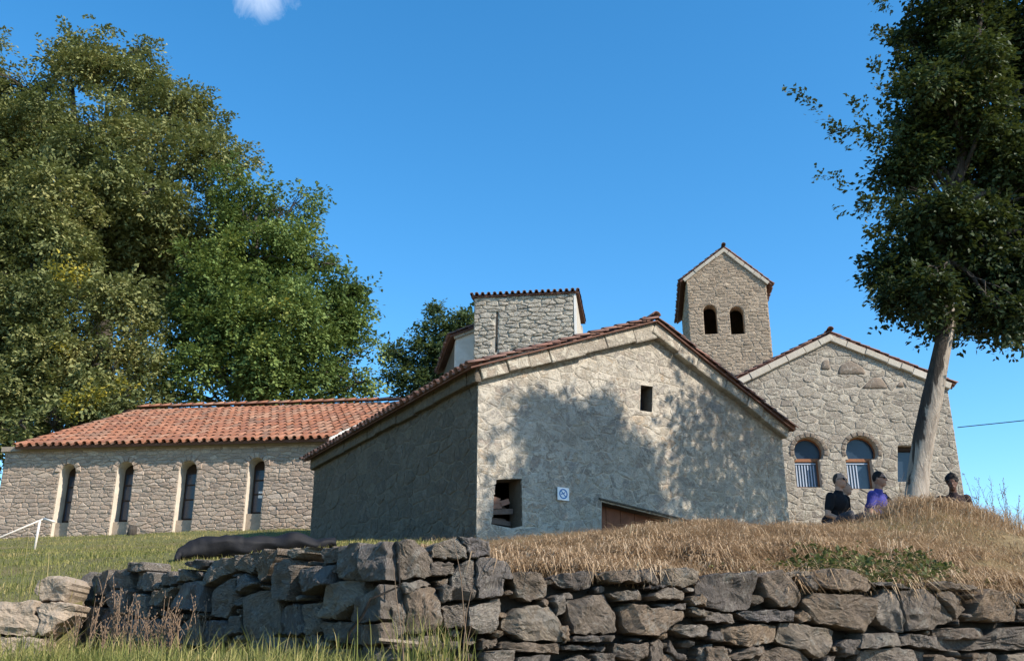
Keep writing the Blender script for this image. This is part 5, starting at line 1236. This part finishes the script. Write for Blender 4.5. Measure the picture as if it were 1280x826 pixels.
for nn_, (px, py, hpx, n) in enumerate(sorted([(112, 812, 95, 4), (142, 800, 105, 4), (150, 815, 80, 5), (175, 820, 75, 6), (200, 822, 80, 7), (214, 815, 70, 6), (225, 820, 62, 6), (250, 818, 75, 3), (262, 810, 70, 2), (90, 818, 60, 6), (60, 822, 50, 5), (190, 812, 60, 6), (165, 805, 62, 4), (130, 820, 55, 6)])):
    Yy = 7.2 if px < 300 else 6.2; p = at_y(px, py, Yy); stalk_plant('dry_weed', ORD[nn_]+' from the left of the brittle seeded weeds before the shaded wall', 'weed', p.x, p.y, float(z_low(p.x, p.y)[0]), hpx*Yy/1230+ (p.z-float(z_low(p.x, p.y)[0])), n, rs_, 'dry weeds before the shaded wall')
for nn_, (px, py, hpx, n) in enumerate([(505, 818, 110, 2), (545, 826, 80, 3), (575, 826, 95, 3), (590, 822, 150, 1)]):
    p = at_y(px, py, 5.7); z0 = float(z_low(p.x, p.y)[0]); stalk_plant('tall_grass_stem', ORD[nn_]+' from the left of the long pale grass stems before the wall corner', 'grass', p.x, p.y, z0, hpx*5.7/1230+p.z-z0, n, rs_, 'long grass stems before the wall corner', heads=False, lean=.35)
for nn_, (px, py, hpx, n) in enumerate([(1205, 650, 50, 2), (1225, 655, 70, 3), (1245, 655, 60, 3), (1262, 662, 75, 4), (1275, 668, 60, 3)]):
    p = at_y(px, py, 12.5); z0 = zg(p.x, p.y); stalk_plant('dry_stalk', ORD[nn_]+' from the left of the dry stalks against the sky right of the tree', 'weed', p.x, p.y, z0, hpx*12.5/1200+max(0, p.z-z0), n, rs_, 'dry stalks against the sky')
# grass tufts: green one at the bottom, long blades at the far left
def tuft(name, label, px, py, Yy, hpx, n, mat, low, seed, spread=.12, wid=.006):
    r2 = np.random.default_rng(seed); p = at_y(px, py, Yy); zf = z_low if low else z_high; z0 = float(zf(p.x, p.y)[0]); H = hpx*Yy/1230+max(0, p.z-z0)
    x, y = p.x+r2.normal(0, spread, n), p.y+r2.normal(0, spread*.6, n); z = zf(x, y)-.02; h = H*r2.uniform(.55, 1.05, n); a = r2.uniform(0, 6.28, n); bd = h*r2.uniform(.05, .45, n)
    w_ = np.stack([-np.sin(a)*wid, np.cos(a)*wid, a*0], 1)*.5; p0 = np.stack([x, y, z], 1); D = np.stack([np.cos(a)*bd, np.sin(a)*bd, h*0], 1)
    p1 = p0+D*.2+np.stack([a*0, a*0, h*.5], 1); p2 = p0+D*.55+np.stack([a*0, a*0, h*.82], 1); p3 = p0+D+np.stack([a*0, a*0, h], 1)
    V_ = np.stack([p0-w_, p0+w_, p1+w_*.9, p1-w_*.9, p2+w_*.6, p2-w_*.6, p3], 1).reshape(-1, 3); i = np.arange(n)*7
    F_ = np.stack([i, i+1, i+2, i, i+2, i+3, i+3, i+2, i+4, i+3, i+4, i+5, i+5, i+4, i+6], 1).reshape(-1, 3)
    o = np_mesh(name, V_, F_, M[mat], None, 'stuff', np.repeat(r2.uniform(0, 1, n), 5)); o['label'] = label; o['category'] = 'grass'
tuft('grass_tuft', 'green grass tuft at the bottom edge before the wall corner', 550, 830, 5.4, 60, 170, 'grass_green', True, 301)
tuft('grass_tuft', 'sparse green tuft at the foot of the shaded wall, left of centre', 395, 830, 6.0, 45, 90, 'grass_green', True, 302, .25)
tuft('grass_tuft', 'tall thin yellow-green blades rising over the pale low wall at far left', 22, 760, 8.3, 95, 60, 'grass_green', False, 303, .28)
tuft('grass_tuft', 'low grass tuft at the bottom left corner before the pale wall', 130, 830, 6.6, 40, 220, 'grass_green', True, 304, .4)

# ------------------------------------------------------------ people
skin = {}
def person(label, loc, yaw, shirt_col, trouser_col, skin_col, hair_col, head_yaw=0., glasses=True, lean=.05, head_pitch=0., scale=1., sleeves='short', hair='short', legs='crossed'):
    root = thing('person', label, 'person', loc)
    cy_, sy_ = math.cos(yaw), math.sin(yaw)
    def T(p):   # local: +x forward, +y left, z up
        p = Vector(p)*scale; return Vector((loc[0]+p.x*cy_-p.y*sy_, loc[1]+p.x*sy_+p.y*cy_, loc[2]+p.z))
    def cap(m_, a, b, ra, rb, n=10, k=5):
        a, b = T(a), T(b); d = b-a; m_.tube([a+d*(i/k) for i in range(k+1)], [scale*(ra+(rb-ra)*i/k) for i in range(k+1)], n); m_.ball(a, ra*scale, 10, 7); m_.ball(b, rb*scale, 10, 7)
    def ell(m_, c, r, q=None):
        b = len(m_.v); m_.ball((0, 0, 0), r, 16, 12)
        for i in range(b, len(m_.v)):
            v = m_.v[i]
            if q: v = q(v)
            m_.v[i] = T(Vector(c)+v)
    def fin(m_, name, mat, parent, vox, sm=6):
        o = m_.build(name, mat, parent, True); rm = o.modifiers.new('remesh', 'REMESH'); rm.mode = 'VOXEL'; rm.voxel_size = vox; rm.use_smooth_shade = True
        s_ = o.modifiers.new('smooth', 'SMOOTH'); s_.iterations = sm; s_.factor = .5; return o
    mk = lambda nm, c, ro=.7: plain(nm, c, ro, .3, 13 if 'cloth' in nm else 30, .9 if 'cloth' in nm else .15)
    ms, mt_, mh, mc = mk('skin', skin_col, .55), mk('trouser_cloth', trouser_col, .9), mk('hair', hair_col, .7), mk('shirt_cloth', shirt_col, .9)
    hx = .10+lean*2   # chest forward
    hip, chest, neck = (0, 0, .14), (hx*.6, 0, .46), (hx*.8, 0, .60)
    hc = (hx*.9+.02, 0, .755)
    Hq = lambda v: Vector((v.x*math.cos(head_yaw)-v.y*math.sin(head_yaw), v.x*math.sin(head_yaw)+v.y*math.cos(head_yaw), v.z+v.x*math.sin(head_pitch)))
    def hp(v): return Vector(hc)+Hq(Vector(v))
    b_ = MB()
    # trunk, neck, head with face
    ell(b_, (0, 0, .13), (.13, .17, .13)); ell(b_, (hx*.3, 0, .30), (.115, .155, .16)); ell(b_, (hx*.65, 0, .44), (.115, .185, .15))
    cap(b_, (hx*.75, 0, .50), (hx*.88, 0, .66), .062, .055); ell(b_, hc, (.095, .075, .115), Hq)
    ell(b_, hp((.03, 0, -.055)), (.065, .055, .062), Hq)
    cap(b_, hp((.09, 0, .012)), hp((.112, 0, -.022)), .008, .015, 8, 2)
    cap(b_, hp((.092, -.018, -.058)), hp((.092, .018, -.058)), .009, .009, 8, 2); cap(b_, hp((.078, -.03, .032)), hp((.078, .03, .032)), .013, .013, 8, 2)
    ell(b_, hp((.07, 0, -.092)), (.022, .024, .018), Hq)
    for s_ in (-1, 1): ell(b_, hp((-.005, s_*.077, -.005)), (.018, .010, .03), Hq)
    # arms resting forward on the thighs
    arms = []
    for s_ in (-1, 1):
        sh, el, wr = (hx*.7, s_*.185, .50), (.06+hx*.2, s_*.25, .24), (.28, s_*.15, .15)
        if s_ == 1 and hair == 'curly': wr = (.30, .10, .22)
        arms.append((sh, el)); cap(b_, sh, el, .055, .043); cap(b_, el, wr, .042, .028)
        d = (Vector(wr)-Vector(el)).normalized(); up_ = Vector((0, 0, 1)); sd_ = d.cross(up_).normalized(); w0 = Vector(wr)
        pc = w0+d*.05; cap(b_, w0, pc+d*.02, .026, .034, 8, 3)
        for f_, (off, ln) in enumerate(((-.030, .062), (-.010, .072), (.010, .068), (.028, .052))):
            a0 = pc+d*.035+sd_*off; a1 = a0+d*ln*.55-up_*.010; a2 = a1+d*ln*.35-up_*.028
            cap(b_, a0, a1, .0095, .009, 6, 2); cap(b_, a1, a2, .009, .0075, 6, 2)
        th_ = w0+d*.02-sd_*.028*(-s_); cap(b_, th_, th_+d*.045-sd_*.03*(-s_)-up_*.015, .011, .009, 6, 2)
    kn = [(.44, -.20, .20), (.44, .20, .22)]; an = [(.36, -.10, -.14), (.38, .12, -.14)]
    for s_ in (0, 1):
        y_ = (-.09, .09)[s_]; cap(b_, (.02, y_, .10), kn[s_], .085, .055); cap(b_, kn[s_], an[s_], .052, .036)
    body = fin(b_, 'body', ms, root, .0085*scale)
    t_ = MB(); ell(t_, (0, 0, .12), (.145, .185, .13))
    for s_ in (0, 1):
        y_ = (-.09, .09)[s_]; cap(t_, (.02, y_, .10), kn[s_], .098, .070); cap(t_, kn[s_], an[s_], .066, .052)
    fin(t_, 'trousers', mt_, root, .014*scale)
    for s_ in (0, 1):
        f_ = MB(); a = Vector(an[s_]); cap(f_, a+Vector((-.03, 0, -.05)), a+Vector((.15, 0, -.065)), .045, .035, 10, 3); fin(f_, 'shoe', mk('shoe_leather', (.03, .025, .022), .5), root, .012)
    s2 = MB(); ell(s2, (0, 0, .17), (.145, .18, .12)); ell(s2, (hx*.3, 0, .30), (.132, .172, .17)); ell(s2, (hx*.65, 0, .435), (.130, .200, .155))
    for sh, el in arms:
        e2 = Vector(sh).lerp(Vector(el), .62 if sleeves == 'short' else 1.0); cap(s2, sh, e2, .074, .066)
    cap(s2, (hx*.75, 0, .52), (hx*.80, 0, .575), .085, .070)
    fin(s2, 'shirt', mc, root, .012*scale, 4)
    h_ = MB()
    if hair == 'short': ell(h_, hp((-.014, 0, .024)), (.092, .080, .104), Hq)
    elif hair == 'bald': ell(h_, hp((-.024, 0, .016)), (.080, .0775, .098), Hq)
    else:
        ell(h_, hp((-.014, 0, .03)), (.098, .088, .108), Hq)
        rnd = random.Random(9)
        for _ in range(60):
            a, e_ = rnd.uniform(.6, 5.7), rnd.uniform(-.1, 1.5); ell(h_, hp((-.014+.098*math.cos(a)*math.cos(e_), .088*math.sin(a)*math.cos(e_), .03+.105*math.sin(e_))), (.018, .018, .018))
    # keep the face free
    for i, v in enumerate(h_.v): pass
    fin(h_, 'hair', mh, root, .009, 3)
    if glasses:
        g_ = MB()
        for s_ in (-1, 1):
            b0 = len(g_.v); ell(g_, hp((.088, s_*.033, .010)), (.012, .029, .019), Hq)
            cap(g_, hp((.084, s_*.058, .016)), hp((0.0, s_*.082, .016)), .004, .004, 6, 2)
        cap(g_, hp((.097, -.012, .016)), hp((.097, .012, .016)), .004, .004, 6, 1)
        g_.build('sunglasses', M['black_plastic'], root, True)
    return root
def seat_loc(px, Y, zoff=0.):
    p = at_y(px, 640, Y); return p
# heads land where the photograph has them: solve the seat height from the head top
def place_person(px, head_py, Y, **k):
    p = at_y(px, head_py, Y); return (p.x, p.y, p.z-.875)
dg = math.radians
person('man in a black polo shirt and sunglasses sitting on the crest, leftmost person', place_person(1034, 593, 14.5), dg(-52), (.010, .010, .013), (.05, .05, .06), (.46, .27, .19), (.05, .035, .025), head_yaw=dg(8), hair='bald')
person('man in a violet-blue polo shirt and sunglasses sitting between the black-shirted man and the tree', place_person(1082, 591, 14.5), dg(-44), (.055, .055, .26), (.17, .20, .26), (.36, .20, .14), (.015, .012, .010), head_yaw=dg(6), glasses=True, hair='short')
person('dark-haired person in a dark shirt half hidden right of the tree trunk', place_person(1185, 597, 15.2), dg(-105), (.028, .018, .022), (.04, .04, .05), (.12, .06, .042), (.010, .008, .008), head_yaw=dg(-10), glasses=False, hair='curly', lean=.10, head_pitch=-.35)
person('person in a pale grey shirt almost hidden behind the black-shirted man', place_person(1039, 600, 15.2), dg(-20), (.30, .29, .26), (.06, .06, .07), (.44, .26, .18), (.05, .035, .025), head_yaw=dg(-10), glasses=False, scale=.97)
# bag between the second man and the trunk
bg_c = at_y(1107, 630, 14.55); rbk = thing('backpack', 'black rounded backpack standing on the grass beside the violet-shirted man', 'backpack', (bg_c.x, bg_c.y, bg_c.z-.25))
m_ = MB(); m_.ball(bg_c-zt*.06, (.13, .10, .20), 16, 12); m_.build('bag_body', M['black_plastic'], rbk, True)
m_ = MB(); m_.ball(bg_c+Vector((.0, -.10, -.12)), (.09, .05, .09), 12, 8); m_.build('pocket', M['black_plastic'], rbk, True)
m_ = MB(); m_.tube([bg_c+Vector((-.04, 0, .12)), bg_c+Vector((-.02, 0, .17)), bg_c+Vector((.02, 0, .17)), bg_c+Vector((.04, 0, .12))], .010, 6); m_.build('handle', M['black_plastic'], rbk, True)
for s_ in (-1, 1):
    m_ = MB(); m_.tube([bg_c+Vector((s_*.07, .07, .10)), bg_c+Vector((s_*.08, .14, .02)), bg_c+Vector((s_*.07, .11, -.16))], .012, 6); m_.build('strap', M['black_plastic'], rbk, True)
print('people', time.time()-T0)

# ------------------------------------------------------------ small things
# black sheeting roll lying on the lawn behind the shaded wall
pts = []; path = [(219, 694, 2.5), (226, 688, 7), (240, 683, 11.5), (258, 681, 13.5), (280, 680, 14.5), (303, 680, 14), (330, 679, 13.5), (360, 677, 13), (395, 676, 11), (420, 675, 8)]
rad = []
for i, (x, y, w_) in enumerate(path):
    p = at_y(x, y+4, 12.4+.1*i); pts.append(p+Vector((0, 0, .02*math.sin(i*2.1)))); rad.append(w_*12.4/1250)
def dense(a_, k_):
    out = []
    for i in range(len(a_)-1):
        for j in range(k_): out.append(a_[i]+(a_[i+1]-a_[i])*(j/k_))
    return out+[a_[-1]]
pts, rad = dense(pts, 7), dense(rad, 7); rad = [q*(1+.05*math.sin(i*.9)*math.sin(i*.33)) for i, q in enumerate(rad)]
m_ = MB(); m_.tube(pts, rad, 40)
for i, v in enumerate(m_.v): m_.v[i] = v+Vector(noise.noise_vector(v*3.1))*.07+Vector(noise.noise_vector(Vector((v.x*2, v.y*9, v.z*14))))*.022
bl_ = m_.build('plastic_sheet_roll', M['black_plastic'], None, True); tag(bl_, 'long black plastic sheeting roll lying on the lawn behind the dark wall', 'plastic roll')
# dark stump
p = at_y(163, 676, 24.5); z0 = zg(p.x, p.y); m_ = MB(); m_.tube([(p.x, p.y, z0-.1), (p.x+.02, p.y, z0+.12), (p.x+.03, p.y, z0+.24)], [.13, .12, .10], 9)
for i, v in enumerate(m_.v): m_.v[i] = v+Vector(noise.noise_vector(v*6))*.03
st_ = m_.build('tree_stump', M['dark_bark'], None, True); tag(st_, 'small dark stump on the lawn in front of the second slit window', 'stump')
# handrail
hr = thing('handrail', 'white metal handrail sloping up at the far left edge of the lawn', 'handrail', at_y(42, 690, 19))
r0, r1 = at_y(-60, 697, 19), at_y(55, 648, 19)
m_ = MB(); m_.tube([r0, r1], .017, 8); m_.build('rail', M['white_metal'], hr, True)
m_ = MB(); m_.tube([r1, at_y(68, 652, 18.9)], .022, 8); m_.build('rail', M['white_metal'], hr, True)
for x0, y0, x1 in ((50, 650, 42),):
    a = at_y(x0, y0, 19); b = at_y(x1, 692, 19); b.z = zg(b.x, b.y)-.1; m_ = MB(); m_.tube([a, b], .024, 8); m_.build('post', M['white_metal'], hr, True)
a = at_y(-50, 693, 19); m_ = MB(); m_.tube([a, (a.x-.1, a.y, zg(a.x, a.y)-.1)], .03, 8); m_.build('post', M['white_metal'], hr, True)
# cable from the hall corner
a, b = at_y(1197, 534, 28.4), Vector((34, 24, 9.6)); m_ = MB(); b = at_y(1300, 519, 27); far = a+(b-a)*9
m_.tube([a+(far-a)*t_-zt*(.25*4*t_*(1-t_)) for t_ in np.linspace(0, 1, 16)], .014, 5); w_ = m_.build('cable', M['wire'], None); tag(w_, 'thin black cable running off right from the corner of the gabled hall', 'cable')
# branch leaning on the wall corner, and the pale stick
m_ = MB(); q = [(458, 805), (462, 790), (478, 770), (488, 750), (495, 735), (494, 700)]
pts = [FLW.p(FLW.uv(x, y)[0], FLW.uv(x, y)[1], .16) if x < 489 else FR.p(FR.uv(x, y)[0]-.02, FR.uv(x, y)[1], .17) for x, y in q]
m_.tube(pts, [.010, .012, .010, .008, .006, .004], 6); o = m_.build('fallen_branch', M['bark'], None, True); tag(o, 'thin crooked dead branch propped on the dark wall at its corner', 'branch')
m_ = MB(); a, b = FR.hit(466, 801), FR.hit(520, 806); m_.box(a+FR.n*.14, (b-a), zt*.016, FR.n*.02); o = m_.build('plank_scrap', M['pale_rock'], None); tag(o, 'short pale strip of wood stuck low in the wall by its corner', 'plank')
print('all', time.time()-T0, len(bpy.data.objects))
